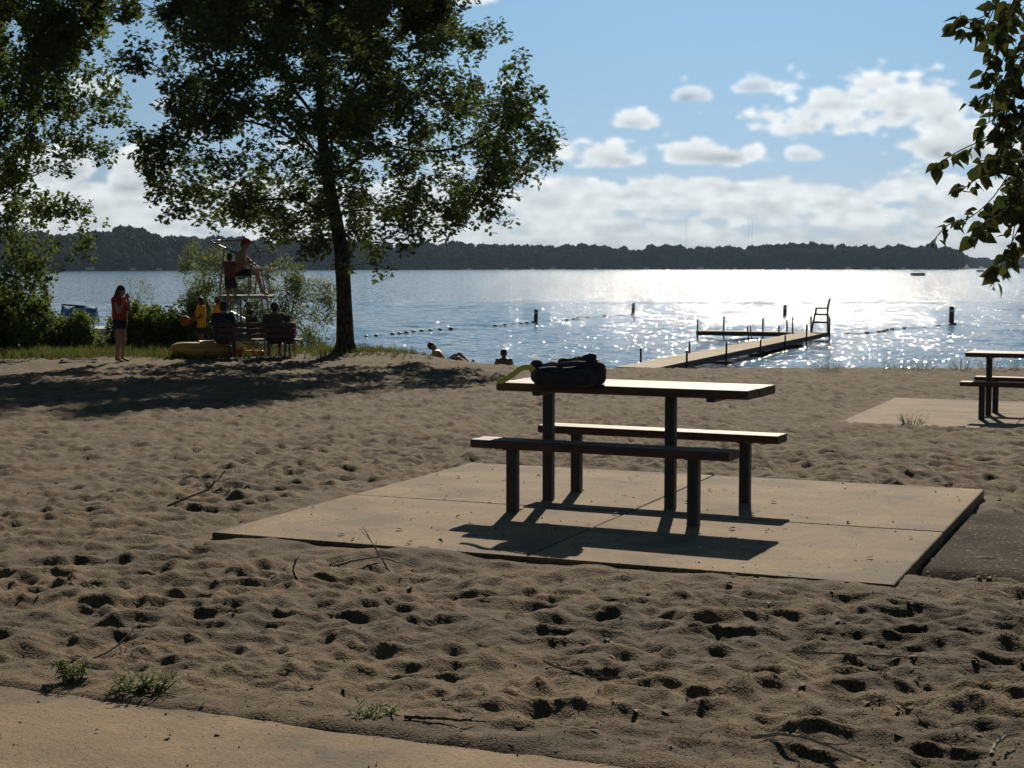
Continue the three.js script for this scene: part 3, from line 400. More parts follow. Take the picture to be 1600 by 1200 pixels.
function grow(root, { limbs, points, spray, mat, bark, per, jitter, seed, tip = 0.006, droop = 0.05, scale = 1, tint = 0.25, crownName = 'crown', dense = 99, extra = [] }) {
  const r = rng(seed), N = []; // nodes {p, up (parent index)}
  const add = (p, parent) => { N.push({ p, parent, kids: 0, r: 0 }); return N.length - 1; };
  for (const { from, pts } of limbs) { let at = from ?? -1; if (at < 0 && N.length) at = 0; else if (from !== undefined) { let best = 1e9, w = 0; N.forEach((n, i) => { const q = n.p.distanceToSquared(pts[0]); if (q < best) { best = q; w = i; } }); at = w; }
    const c = new THREE.CatmullRomCurve3(pts), m = Math.max(2, Math.round(c.getLength() / 0.3)); for (let i = from === undefined ? 0 : 1; i <= m; i++) at = add(c.getPoint(i / m), at); }
  const ends = [], todo = points.map((p) => ({ p, q: Math.min(...N.map((n) => n.p.distanceToSquared(p))) })).sort((a, b) => a.q - b.q);
  for (const { p } of todo) {
    let best = 1e9, w = 0; for (let i = 0; i < N.length; i++) { const n = N[i].p, q = n.distanceToSquared(p) * (n.y > p.y + 0.4 ? 1.5 : 1); if (q < best) { best = q; w = i; } }
    const a = N[w].p, len = a.distanceTo(p), m = Math.max(1, Math.round(len / 0.3)); let at = w;
    const bend = V((r() - 0.5) * 0.25 * len, 0.12 * len, (r() - 0.5) * 0.25 * len);
    for (let i = 1; i <= m; i++) { const t = i / m; at = add(a.clone().lerp(p, t).addScaledVector(bend, Math.sin(Math.PI * t)), at); }
    ends.push([at, w]);
  }
  for (const n of N) if (n.parent >= 0) N[n.parent].kids++;
  for (let i = N.length - 1; i >= 0; i--) { const n = N[i]; n.r = Math.max(tip, Math.pow(n.r, 1 / 2.35)); if (n.parent >= 0) N[n.parent].r += Math.pow(n.r, 2.35); }
  const sides = 5, P = [], Nn = [], I = [], dir = V(), a = V(), b = V();
  for (let i = 0; i < N.length; i++) { const n = N[i]; if (n.parent < 0) continue; const q = N[n.parent]; dir.copy(n.p).sub(q.p).normalize(); a.set(dir.z, 0.31, -dir.x + 0.2).cross(dir).normalize(); b.copy(dir).cross(a); const o = P.length / 3, r0 = Math.min(q.r, n.r * 1.35), r1 = n.r;
    for (let s = 0; s < sides; s++) { const t = (s / sides) * 6.2832, c = Math.cos(t), e = Math.sin(t); for (const [v, rr] of [[q.p, r0], [n.p, r1]]) { P.push(v.x + (a.x * c + b.x * e) * rr, v.y + (a.y * c + b.y * e) * rr, v.z + (a.z * c + b.z * e) * rr); Nn.push(a.x * c + b.x * e, a.y * c + b.y * e, a.z * c + b.z * e); } }
    for (let s = 0; s < sides; s++) { const c = o + s * 2, e = o + ((s + 1) % sides) * 2; I.push(c, e, c + 1, e, e + 1, c + 1); } }
  const g = new THREE.BufferGeometry(); g.setAttribute('position', new THREE.Float32BufferAttribute(P, 3)); g.setAttribute('normal', new THREE.Float32BufferAttribute(Nn, 3)); g.setAttribute('uv', new THREE.Float32BufferAttribute(new Float32Array((P.length / 3) * 2), 2)); g.setIndex(I);
  obj('branches', g, bark, root);
  const M = [], put = (p) => { const m = new THREE.Matrix4(), q = new THREE.Quaternion().setFromEuler(new THREE.Euler((r() - 0.5) * 1.4, r() * 6.28, (r() - 0.5) * 1.4)), s = scale * (0.75 + r() * 0.5); M.push(m.compose(p, q, V(s, s, s))); };
  for (const [e] of ends) { let at = e, left = per; while (left > 0) { const p = N[at].p; put(p.clone().add(V((r() - 0.5) * jitter, (r() - 0.6) * jitter * 0.8, (r() - 0.5) * jitter))); left -= p.y > dense ? 0.27 : 1; if (r() < 0.3 && N[at].parent >= 0 && N[at].r < 0.03) at = N[at].parent; } }
  for (const p of extra) put(p);
  const im = cast(new THREE.InstancedMesh(spray, mat, M.length)); im.name = crownName; const c = new THREE.Color(); M.forEach((m, i) => { im.setMatrixAt(i, m); const k = 1 - tint / 2 + r() * tint, y = r() * tint * 0.6; im.setColorAt(i, c.setRGB(k * (1 + y), k, k * (1 - y))); });
  im.userData.kind = 'stuff'; root.add(im); return { N, count: M.length };
}
function cloudPoints(n, inside, lo, hi, seed, grain, thresh) { const r = rng(seed), out = []; let guard = 0; while (out.length < n && guard++ < n * 400) { const p = V(lerp(lo[0], hi[0], r()), lerp(lo[1], hi[1], r()), lerp(lo[2], hi[2], r())); if (!inside(p)) continue; if (fbm3(p.x * grain + seed, p.y * grain, p.z * grain, 2) < thresh) continue; out.push(p); } return out; }
const profile = (tab, y) => { for (let i = 0; i < tab.length - 1; i++) if (y >= tab[i][0] && y < tab[i + 1][0]) return lerp(tab[i][1], tab[i + 1][1], (y - tab[i][0]) / (tab[i + 1][0] - tab[i][0])); return -1; };
function trunkMesh(root, pts, sides = 14) { // pts: [x, y, z, r]
  const c = new THREE.CatmullRomCurve3(pts.map((p) => V(p[0], p[1], p[2]))), m = 40, P = [], U = [], I = [];
  for (let i = 0; i <= m; i++) { const t = i / m, p = c.getPoint(t), k = t * (pts.length - 1), a = Math.min(pts.length - 2, Math.floor(k)), rr = lerp(pts[a][3], pts[a + 1][3], k - a); for (let s = 0; s <= sides; s++) { const q = (s / sides) * 6.2832, ridge = 1 + 0.10 * (noise3(Math.cos(q) * 3, p.y * 1.1, Math.sin(q) * 3) - 0.5) + (t < 0.12 ? 0.18 * (1 - t / 0.12) * Math.max(0, Math.sin(q * 4 + 1)) : 0); P.push(p.x + Math.cos(q) * rr * ridge, p.y, p.z + Math.sin(q) * rr * ridge); U.push((s / sides) * 2, p.y * 0.8); } }
  for (let i = 0; i < m; i++) for (let s = 0; s < sides; s++) { const a = i * (sides + 1) + s, b = a + sides + 1; I.push(a, b, a + 1, b, b + 1, a + 1); }
  const g = new THREE.BufferGeometry(); g.setAttribute('position', new THREE.Float32BufferAttribute(P, 3)); g.setAttribute('uv', new THREE.Float32BufferAttribute(U, 2)); g.setIndex(I); g.computeVertexNormals(); return obj('trunk', g, barkMat, root);
}
const oakSpray = sprayOf('oak', 0.135, 8, 0.27, 3), cottonSpray = sprayOf('round', 0.1, 9, 0.28, 4), shrubSpray = sprayOf('round', 0.085, 8, 0.2, 6), willowSpray = sprayOf('slim', 0.13, 9, 0.26, 7), birchSpray = sprayOf('birch', 0.068, 6, 0.14, 8);
{ // the oak
  const bx = -3.80, bd = 36.5, t = thing('oak_tree', 'broad leafy oak tree standing alone on the mound by the lake', 'tree', [bx, lie(bx, bd) - 0.06, -bd], 0);
  trunkMesh(t, [[0.02, 0, 0, 0.31], [0.0, 0.35, 0, 0.205], [-0.02, 1.2, 0, 0.172], [-0.1, 2.5, 0, 0.158], [-0.3, 3.6, 0, 0.15], [-0.42, 4.3, 0, 0.135], [-0.5, 5.2, 0.05, 0.11], [-0.55, 6.4, 0.1, 0.07]]);
  const right = [[1.7, 0.9], [2.0, 1.5], [2.6, 2.9], [3.2, 4.0], [4.0, 4.6], [5.2, 4.7], [6.2, 4.5], [7.2, 3.9], [8.2, 3.3], [9.3, 2.3], [10.3, 1.2], [10.8, 0.1]], left = [[1.8, 0.5], [2.2, 0.9], [2.6, 1.3], [3.0, 3.2], [3.5, 4.1], [4.2, 4.5], [5.2, 4.7], [6.4, 5.1], [8.0, 5.2], [9.2, 3.8], [10.2, 1.7], [10.8, 0.1]];
  const inside = (p) => { const w = profile(p.x > 0 ? right : left, p.y); if (w <= 0) return false; const q = (p.x / w) ** 2 + (p.z / (w * 0.92)) ** 2; if (q > 1) return false; if (p.y < 3.0 && q < 0.25 && p.y < 2.4) return p.x > 0; return q > 0.12 || p.y > 5; };
  const pts = cloudPoints(900, inside, [-5.4, 1.7, -5], [5.2, 10.8, 5], 11, 0.85, 0.5);
  const L = (...a) => a.map((p) => V(...p));
  const info = grow(t, { limbs: [{ pts: L([-0.1, 2.5, 0], [-0.3, 3.6, 0], [-0.42, 4.3, 0], [-0.5, 5.2, 0.05], [-0.55, 6.4, 0.1], [-0.4, 8.2, 0.2], [-0.2, 9.6, 0]) }, { from: 1, pts: L([-0.36, 4.0, 0], [0.3, 4.45, 0.1], [1.0, 4.75, 0.2], [1.6, 4.62, 0.3], [2.6, 4.7, 0.3], [3.5, 5.2, 0.2]) }, { from: 1, pts: L([-0.42, 4.3, 0], [-1.3, 5.0, 0.3], [-2.3, 5.3, 0.4], [-3.6, 5.2, 0.5]) }, { from: 1, pts: L([-0.4, 4.1, 0], [-0.9, 4.9, -1.0], [-1.4, 5.6, -2.4]) }, { from: 1, pts: L([-0.45, 4.7, 0], [0.2, 5.6, -0.9], [1.1, 6.4, -2.2]) }, { from: 1, pts: L([-0.45, 4.8, 0], [0.3, 5.9, 0.9], [0.9, 6.7, 2.3]) }, { from: 1, pts: L([-0.5, 5.1, 0], [0.5, 6.3, 0.2], [1.6, 7.6, 0.3]) }, { from: 1, pts: L([-0.5, 5.2, 0], [-1.5, 6.5, 0.4], [-2.9, 7.8, 0.5]) }, { from: 1, pts: L([-0.42, 4.4, 0], [-1.2, 5.2, 1.0], [-2.0, 5.6, 2.6]) }, { from: 1, pts: L([-0.2, 3.2, 0], [0.5, 3.3, 0.5], [1.6, 3.1, 0.9]) }, { from: 1, pts: L([-0.2, 3.1, 0], [-0.9, 3.5, 0.4], [-2.2, 3.5, 0.6]) }], points: pts, spray: oakSpray, mat: oakLeaf, bark: barkMat, per: 6.2, dense: 7.7, jitter: 0.55, seed: 21, tip: 0.007 });
  console.log('oak', info.count, info.N.length);
}
{ // the tree that fills the left edge
  const bx = -12.75, bd = 38, t = thing('cottonwood_tree', 'tall dense tree filling the left edge of the picture', 'tree', [bx, lie(bx, bd) - 0.06, -bd], 0);
  trunkMesh(t, [[0, 0, 0, 0.4], [0, 0.4, 0, 0.3], [0.05, 2, 0, 0.26], [0, 4, 0, 0.22], [0.1, 6.5, 0, 0.15], [0, 9, 0, 0.08]]);
  const w = [[0.9, 1.2], [1.6, 2.0], [2.4, 2.5], [3.6, 3.0], [5.2, 3.5], [7, 3.45], [8.6, 3.4], [10.3, 2.6], [11.6, 0.3]];
  const pts = cloudPoints(900, (p) => { const r = profile(w, p.y); return r > 0 && (p.x / r) ** 2 + (p.z / r) ** 2 < 1 && (p.x * p.x + p.z * p.z > 0.8 || p.y > 5); }, [-4.4, 0.9, -4.4], [4.4, 11.6, 4.4], 31, 0.9, 0.45);
  const L = (...a) => a.map((p) => V(...p));
  grow(t, { limbs: [{ pts: L([0, 1.6, 0], [0.05, 2, 0], [0, 4, 0], [0.1, 6.5, 0], [0, 9, 0], [0, 10.6, 0]) }, { from: 1, pts: L([0, 3, 0], [1.2, 4, 0.3], [2.4, 4.6, 0.5]) }, { from: 1, pts: L([0, 4.4, 0], [1.3, 6, -0.3], [2.4, 7.4, 0.2]) }, { from: 1, pts: L([0, 3.8, 0], [-1.2, 5, 0.3], [-2.6, 6, 0.4]) }, { from: 1, pts: L([0, 3.5, 0], [0.2, 4.6, 1.3], [0.4, 5.4, 2.6]) }, { from: 1, pts: L([0, 3.9, 0], [0, 5.2, -1.3], [-0.3, 6.2, -2.6]) }], points: pts, spray: cottonSpray, mat: cottonLeaf, bark: barkMat, per: 8, dense: 7.6, jitter: 0.55, seed: 33 });
}
// shrubs: x, d, half width, height
function shrub(name, label, x, d, w, h, mat, spray, n, per, seed, airy, depth = 0.7) {
  const t = thing(name, label, 'shrub', [x, lie(x, d) - 0.05, -d], 0, 'shrubs along the bank'), r = rng(seed), limbs = [];
  for (let k = 0; k < 5; k++) { const a = (k / 5) * 6.28 + r(), s = 0.25 + r() * 0.5; limbs.push({ from: k ? 1 : undefined, pts: [V(0, 0, 0), V(Math.cos(a) * w * s * 0.5, h * 0.35, Math.sin(a) * w * s * 0.4), V(Math.cos(a) * w * s, h * (0.6 + r() * 0.25), Math.sin(a) * w * s * depth)] }); }
  const pts = cloudPoints(n, (p) => { const q = (p.x / w) ** 2 + (p.z / (w * depth)) ** 2, top = h * (0.62 + 0.5 * fbm2(p.x * 1.6 + seed, p.z * 1.6, 2)) * Math.sqrt(Math.max(0, 1 - q * 0.8)); return q < 1 && p.y < top; }, [-w, 0.05, -w * depth], [w, h * 1.1, w * depth], seed, 1.6, airy);
  grow(t, { limbs, points: pts, spray, mat, bark: twigBark, per, jitter: 0.3, seed: seed + 1, tip: 0.004, crownName: 'foliage', tint: 0.35 }); return t;
}
shrub('leafy_shrub', 'dark dense shrub below the tall tree at the left edge', -12.4, 39, 1.5, 2.3, shrubLeaf, shrubSpray, 260, 8, 41, 0.42);
shrub('leafy_shrub', 'rounded green shrub below the blue boat at left', -10.75, 39.6, 1.0, 1.3, shrubLeaf, shrubSpray, 170, 8, 43, 0.43);
shrub('leafy_shrub', 'green shrub directly behind the standing girl', -9.55, 40, 0.95, 1.6, shrubLeaf, shrubSpray, 190, 8, 45, 0.44);
shrub('leafy_shrub', 'low shrub between the standing girl and the lifeguard stand', -8.3, 40, 0.95, 1.6, shrubLeaf, shrubSpray, 180, 7, 47, 0.44);
shrub('willow_shrub', 'airy pale green willow shrub left of the lifeguard stand', -7.6, 41.5, 1.35, 3.2, willowLeaf, willowSpray, 210, 6, 49, 0.44);
shrub('willow_shrub', 'airy willow shrub behind and right of the lifeguard stand', -5.9, 41.5, 1.35, 2.9, willowLeaf, willowSpray, 170, 6, 51, 0.45);
shrub('willow_shrub', 'small wispy shrub at the waterline behind the blue boat', -11.0, 47, 0.8, 2.6, willowLeaf, willowSpray, 60, 6, 53, 0.5);

{ // birch at the right: trunk outside the frame, twigs hang into it
  const bx = 4.3, bd = 4.6, t = thing('birch_tree', 'birch whose leafy twigs hang into the upper right corner', 'tree', [bx, -0.08, -bd], 0), L = (...a) => a.map((p) => V(p[0] - bx, p[1] + 0.08, -(p[2] - bd)));
  const tr = trunkMesh(t, [[0, 0, 0, 0.17], [0, 0.3, 0, 0.13], [-0.05, 1.6, 0, 0.115], [-0.2, 3, 0, 0.1], [-0.5, 4.6, -0.1, 0.07]]); tr.material = birchBark;
  // hanging twigs, 5.5 to 6.6 m away: bearings read off the photograph turned to metres at their distance
  const sight = (px, py, d) => { const c = Math.cos(4.19 * DEG), s = Math.sin(4.19 * DEG), a = (600 - py) / 2500.3, y = (d * (a * c - s)) / (c + a * s); return [((px - 800) / 2500.3) * (d * c - y * s), 1.4885 + y, d]; };
  const ways = [[[1590, -60], [1545, 20], [1520, 30], [1500, 28]], [[1600, -40], [1560, 60], [1545, 100], [1532, 130]], [[1640, 0], [1590, 90], [1555, 140], [1515, 160]], [[1640, 40], [1590, 130], [1560, 180], [1530, 200]], [[1650, 100], [1590, 170], [1540, 215], [1500, 235], [1462, 258]], [[1650, 130], [1600, 200], [1560, 260], [1525, 280], [1500, 300]], [[1640, 180], [1590, 250], [1550, 310], [1515, 340], [1480, 352], [1462, 372]], [[1650, 200], [1600, 290], [1570, 330], [1535, 350], [1522, 368]], [[1660, 200], [1615, 300], [1590, 360], [1570, 400], [1555, 440]], [[1660, 100], [1625, 180], [1600, 240], [1580, 300], [1560, 340]], [[1650, -20], [1610, 60], [1590, 110], [1575, 160], [1565, 220]], [[1680, 30], [1640, 120], [1610, 200], [1595, 270], [1590, 330]], [[1660, -90], [1600, -10], [1570, 40], [1550, 70]], [[1700, 60], [1650, 160], [1625, 240], [1605, 320], [1600, 380]], [[1640, -60], [1590, 30], [1565, 100], [1550, 150], [1545, 190]], [[1670, 60], [1620, 150], [1585, 210], [1560, 245], [1540, 262]], [[1690, 120], [1640, 210], [1600, 285], [1575, 318], [1548, 330]]];
  const r = rng(61), twigs = [], M = [];
  const leafG = leafShape('birch', 0.06);
  const boughs = [[[3.85, 3.9, 4.65], [3.3, 4.2, 5.1], [2.7, 3.9, 5.6], [2.25, 3.3, 5.95], [2.05, 2.8, 6.05]], [[3.9, 3.5, 4.65], [3.4, 3.8, 5.3], [2.85, 3.55, 5.9], [2.5, 3.0, 6.2], [2.25, 2.5, 6.3]], [[3.8, 4.3, 4.6], [3.1, 4.6, 4.9], [2.5, 4.3, 5.3], [2.15, 3.6, 5.6], [2.0, 3.0, 5.75]]].map((b) => new THREE.CatmullRomCurve3(L(...b)));
  const dress = (c, gap) => { const n = Math.round(c.getLength() / gap); for (let i = 1; i <= n; i++) { const p = c.getPoint(i / n); if (r() < 0.12) continue; const out = V((r() - 0.5) * 1.5, 0.1 - r() * 0.9, (r() - 0.5) * 1.5).normalize(), roll = new THREE.Quaternion().setFromAxisAngle(V(0, 0, 1), (r() - 0.5) * 3), q = new THREE.Quaternion().setFromUnitVectors(V(0, 0, 1), out).multiply(roll), s = 0.6 + r() * 0.6; p.addScaledVector(out, 0.012); M.push(new THREE.Matrix4().compose(p, q, V(s, s, s))); } };
  for (const b of boughs) { const g = new THREE.TubeGeometry(b, 40, 0.03, 7), q = g.attributes.position; for (let i = 0; i < q.count; i++) { const k = Math.floor(i / 8) / 40, cc = b.getPointAt(k), w = 1 - 0.82 * k; q.setXYZ(i, cc.x + (q.getX(i) - cc.x) * w, cc.y + (q.getY(i) - cc.y) * w, cc.z + (q.getZ(i) - cc.z) * w); } g.computeVertexNormals(); twigs.push(g); for (let k = 0; k < 26; k++) { const a = b.getPoint(0.25 + 0.72 * r()), tip = a.clone().add(V((r() - 0.5) * 0.9, -0.1 - r() * 0.5, (r() - 0.5) * 0.7)), sp = new THREE.CatmullRomCurve3([a, a.clone().lerp(tip, 0.5).add(V(0, 0.12, 0)), tip]); if (tip.y < 2.75) continue; twigs.push(new THREE.TubeGeometry(sp, 10, 0.003, 5)); dress(sp, 0.02); } }
  for (let k = 0; k < ways.length; k++) for (let rep2 = 0; rep2 < (k > 0 && k < 8 ? 1 : 2); rep2++) {
    const d0 = 5.5 + r() * 0.8 + rep2 * 0.3, w = ways[k].map(([a, b], i) => sight(a + (rep2 ? (r() - 0.3) * 30 : 0), b + (rep2 ? (r() - 0.5) * 36 : 0), d0 - i * 0.05)), pts = L(...w), c = new THREE.CatmullRomCurve3(pts), len = c.getLength();
    twigs.push(new THREE.TubeGeometry(c, 24, 0.0022, 5)); const top = pts[0], bough = boughs[k % 3], hold = bough.getPoint(0.55 + 0.44 * r()); { const up = new THREE.CatmullRomCurve3([top, top.clone().add(V(0.03, 0.22, 0)), top.clone().lerp(hold, 0.6).add(V(0, 0.16, 0)), hold]); twigs.push(new THREE.TubeGeometry(up, 16, 0.0035, 5)); dress(up, 0.022); }
    const n = Math.round(len / 0.016); for (let i = 1; i <= n; i++) { const u = i / n, p = c.getPoint(u); if (r() < 0.12) continue; const out = V((r() - 0.5) * 1.5, 0.1 - r() * 0.9, (r() - 0.5) * 1.5).normalize(), roll = new THREE.Quaternion().setFromAxisAngle(V(0, 0, 1), (r() - 0.5) * 3), q = new THREE.Quaternion().setFromUnitVectors(V(0, 0, 1), out).multiply(roll), s = 0.6 + r() * 0.6; p.addScaledVector(out, 0.012); M.push(new THREE.Matrix4().compose(p, q, V(s, s, s))); }
  }
  obj('branches', twigs, twigBark, t);
  const hang = cast(new THREE.InstancedMesh(leafG, birchLeaf, M.length)); hang.name = 'hanging_leaves'; const c = new THREE.Color(); M.forEach((m, i) => { hang.setMatrixAt(i, m); const k = 0.75 + r() * 0.5; hang.setColorAt(i, c.setRGB(k * (1 + r() * 0.4), k, k)); }); hang.userData.kind = 'stuff'; t.add(hang);
  const pts = cloudPoints(420, (p) => (p.x / 2.6) ** 2 + ((p.y - 5.2) / 2.4) ** 2 + (p.z / 2.4) ** 2 < 1 && p.x > -2.3, [-2.6, 2.9, -2.4], [2.6, 7.6, 2.4], 63, 0.9, 0.42);
  grow(t, { limbs: [{ pts: [V(-0.05, 1.6, 0), V(-0.2, 3, 0), V(-0.5, 4.6, -0.1), V(-0.4, 6.8, 0)] }], points: pts, spray: birchSpray, mat: birchLeaf, bark: twigBark, per: 9, jitter: 0.4, seed: 65, tip: 0.003, scale: 1.15 });
}
// grass on the bank, weeds
function bladeTuft(n, h, spread, seed, wide = 0.006) { const r = rng(seed), p = [], ix = []; for (let i = 0; i < n; i++) { const a = r() * 6.28, x = (r() - 0.5) * spread, z = (r() - 0.5) * spread, hh = h * (0.5 + r() * 0.6), lean = hh * (0.2 + r() * 0.5), w = wide * (0.7 + r() * 0.6), o = p.length / 3, c = Math.cos(a), s = Math.sin(a); p.push(x - s * w, 0, z + c * w, x + s * w, 0, z - c * w, x + c * lean * 0.4 - s * w * 0.7, hh * 0.6, z + s * lean * 0.4 + c * w * 0.7, x + c * lean * 0.4 + s * w * 0.7, hh * 0.6, z + s * lean * 0.4 - c * w * 0.7, x + c * lean, hh, z + s * lean); ix.push(o, o + 1, o + 2, o + 1, o + 3, o + 2, o + 2, o + 3, o + 4); } const g = new THREE.BufferGeometry(); g.setAttribute('position', new THREE.Float32BufferAttribute(p, 3)); g.setIndex(ix); g.computeVertexNormals(); return g; }
{
  const tuft = bladeTuft(9, 0.14, 0.16, 3, 0.005), r = rng(71), M = [];
  for (let i = 0; i < 60000 && M.length < 11000; i++) { const x = -16 + r() * 16, d = 33 + r() * 9; const bank = smooth(35.0, 36.4, d + (fbm2(x * 0.9, d * 0.9, 3) - 0.5) * 2.2) * smooth(-4.5, -7.5, x), mound = 0.20 * smooth(34.3, 36.0, d + (fbm2(x * 1.4, d * 1.4, 3) - 0.5) * 2) * smooth(-1.6, -3, x); if (r() > Math.max(bank, mound)) continue; const s = 0.5 + r() * 0.9; M.push(new THREE.Matrix4().compose(V(x, sandHeight(x, d) - 0.012, -d), new THREE.Quaternion().setFromAxisAngle(up3, r() * 6.28), V(s, s * (0.6 + r() * 0.8), s))); }
  const g = cast(new THREE.InstancedMesh(tuft, grassLeaf, M.length)); g.name = 'bank_grass'; const c = new THREE.Color(); M.forEach((m, i) => { g.setMatrixAt(i, m); const k = 0.7 + r() * 0.5; g.setColorAt(i, c.setRGB(k * (1 + r() * 0.5), k, k * 0.9)); }); tag(g, 'rough green grass on the bank behind the sand', null, null, 'stuff'); scene.add(g);
  const weed = (label, x, d, w, h, n, y) => { const t = thing('weed', label, 'weed', [x, y ?? sandHeight(x, d) - 0.01, -d], 0), rr = rng(Math.round(900 + x * 77 + d * 13)), st = [], lv = []; for (let i = 0; i < n; i++) { const a = rr() * 6.28, q = Math.sqrt(rr()) * w, top = V(Math.cos(a) * q, h * (0.35 + rr() * 0.7), Math.sin(a) * q * 0.6), foot = V(top.x * 0.6, 0, top.z * 0.6); st.push(bar(foot, top, 0.0018, 0.001, 4, false)); for (let k = 0; k < 5; k++) { const g = leafShape('slim', 0.03 + rr() * 0.025); g.rotateX(-0.6 + rr()); g.rotateY(rr() * 6.28); const f = mix3(foot, top, 0.35 + 0.65 * rr()); g.translate(f.x, f.y, f.z); lv.push(g); } } tag(obj('stems', st, weedLeaf, t), null, null, null, 'stuff'); tag(obj('leaves', lv, weedLeaf, t), null, null, null, 'stuff'); };
  weed('small weed clump at the path edge, leftmost of three', -1.58, 5.66, 0.06, 0.09, 26); weed('wider weed clump at the path edge, middle of three', -1.29, 5.52, 0.12, 0.07, 44); weed('low weed clump at the path edge, rightmost of three', -0.46, 5.2, 0.09, 0.05, 26);
  weed('tiny weed at the near edge of the slab under the table', 0.58, 8.18, 0.03, 0.06, 9); weed('sparse weed in sand beside the leaning stick', -2.0, 10.9, 0.16, 0.05, 16); weed('weed at the near edge of the far concrete slab', 4.4, 17.55, 0.2, 0.14, 30);
  [[6.2, 31.3], [7.6, 31.6], [8.1, 31.5], [8.9, 31.7], [9.4, 31.4], [10.1, 31.6]].forEach(([x, d], i) => weed(['small isolated weed on the sand crest right of the dock', 'weed clump on the sand crest, second from the dock', 'weed clump on the sand crest, third from the dock', 'weed clump on the sand crest, fourth from the dock', 'weed clump on the sand crest just left of the far picnic table', 'weed clump on the sand crest behind the far picnic table'][i], x, d, 0.34, i ? 0.26 : 0.2, 46));
}
// ---------------------------------------------------------------- lifeguard stand on the mound
const galv = std(0.16, 0.16, 0.17, 0.35, { metalness: 0.8 }), darkPaint = std(0.05, 0.05, 0.055, 0.5), whitePlastic = std(0.78, 0.78, 0.76, 0.3), standBoard = std(0.30, 0.27, 0.22, 0.6);
const SX = -6.14, SD = 37, SY = lie(SX, SD);
{
  const t = thing('lifeguard_stand', 'tall tubular metal lifeguard stand beside the willow shrubs', 'lifeguard stand', [SX, SY, -SD], 0);
  for (const [x, z] of [[-0.42, 0.4], [0.42, 0.4], [-0.42, -0.4], [0.42, -0.4]]) obj('leg', bar(V(x * 1.25, -0.05, z * 1.25), V(x, 1.34, z), 0.024), galv, t);
  obj('centre_post', bar(V(-0.06, 0, 0.42), V(-0.06, 1.33, 0.42), 0.03), galv, t);
  obj('platform', [box(1.14, 0.035, 0.95, 0.0, 1.36, 0, 0.008), box(1.16, 0.05, 0.03, 0, 1.325, 0.47), box(1.16, 0.05, 0.03, 0, 1.325, -0.47)], standBoard, t);
  obj('brace', bar(V(-0.5, 0.5, 0.5), V(0.46, 1.0, 0.45), 0.013), galv, t); obj('brace', bar(V(0.5, 0.5, -0.5), V(-0.46, 1.0, -0.45), 0.013), galv, t);
  for (const z of [0.42, -0.42]) { obj('side_rail', tube([V(-0.5, 1.38, z), V(-0.53, 1.46, z), V(-0.49, 1.8, z), V(-0.42, 2.44, z)], 0.02, 20, 8), galv, t); obj('side_rail', tube([V(0.13, 1.38, z), V(0.17, 1.7, z), V(0.27, 2.36, z)], 0.02, 16, 8), galv, t); obj('side_rail', bar(V(0.5, 1.38, z), V(0.43, 1.98, z), 0.018), galv, t); }
  obj('canopy_hoop', tube([V(-0.12, 2.33, 0.42), V(-0.7, 2.6, 0.42), V(-0.72, 2.63, 0.3), V(-0.6, 2.64, -0.42), V(-0.02, 2.63, -0.42), V(0.1, 2.56, -0.42), V(0.27, 2.36, -0.42)], 0.019, 60, 8), galv, t);
  obj('hand_hoop', tube([V(0.27, 2.36, 0.42), V(0.58, 2.36, 0.42), V(0.7, 2.24, 0.42), V(0.69, 2.1, 0.42), V(0.62, 2.0, 0.42)], 0.012, 30, 8), galv, t);
  for (const z of [0.42, -0.42]) obj('arm_rest', box(0.42, 0.035, 0.12, 0.45, 2.0, z, 0.012), whitePlastic, t);
  const seat = obj('seat', box(0.46, 0.04, 0.5, -0.1, 1.8, -0.02, 0.015), standBoard, t); for (const [a, b] of [[-0.28, 0.15], [0.08, 0.15], [-0.28, -0.2], [0.08, -0.2]]) obj('seat_post', bar(V(a, 1.38, b), V(a, 1.8, b), 0.016), galv, seat); obj('backrest', box(0.035, 0.5, 0.46, -0.34, 2.08, -0.02, 0.012), standBoard, t);
  const lad = obj('ladder', [bar(V(-0.44, 0, 0.75), V(-0.4, 1.36, 0.5), 0.018), bar(V(-0.1, 0, 0.75), V(-0.1, 1.36, 0.5), 0.018)], galv, t); for (let k = 1; k < 5; k++) obj('rung', bar(V(-0.43, k * 0.27, 0.75 - k * 0.05), V(-0.1, k * 0.27, 0.75 - k * 0.05), 0.013), galv, lad);
}
// park bench seen from behind
const BX = -5.63, BD = 35.4, BY = lie(BX, BD) - 0.01;
{
  const t = thing('park_bench', 'red-brown slatted park bench with people seated, seen from behind', 'bench', [BX, BY, -BD], -4 * DEG), red = std(0.10, 0.03, 0.024, 0.5, { map: T_wood });
  for (let k = 0; k < 3; k++) obj('back_slat', box(1.72, 0.095, 0.035, 0, 0.505 + k * 0.125, 0.06 + k * 0.03, 0.008), red, t);
  for (let k = 0; k < 4; k++) obj('seat_slat', box(1.78, 0.035, 0.095, 0.03, 0.415, -0.06 - k * 0.11, 0.008), red, t);
  for (const x of [-0.62, 0.62]) obj('end_frame', [bar(V(x, 0, 0.1), V(x, 0.42, 0.02), 0.024), bar(V(x, 0.42, 0.03), V(x, 0.83, 0.145), 0.02), bar(V(x, 0, -0.44), V(x, 0.4, -0.4), 0.024), bar(V(x, 0.39, 0.03), V(x, 0.39, -0.44), 0.02)], darkPaint, t);
}
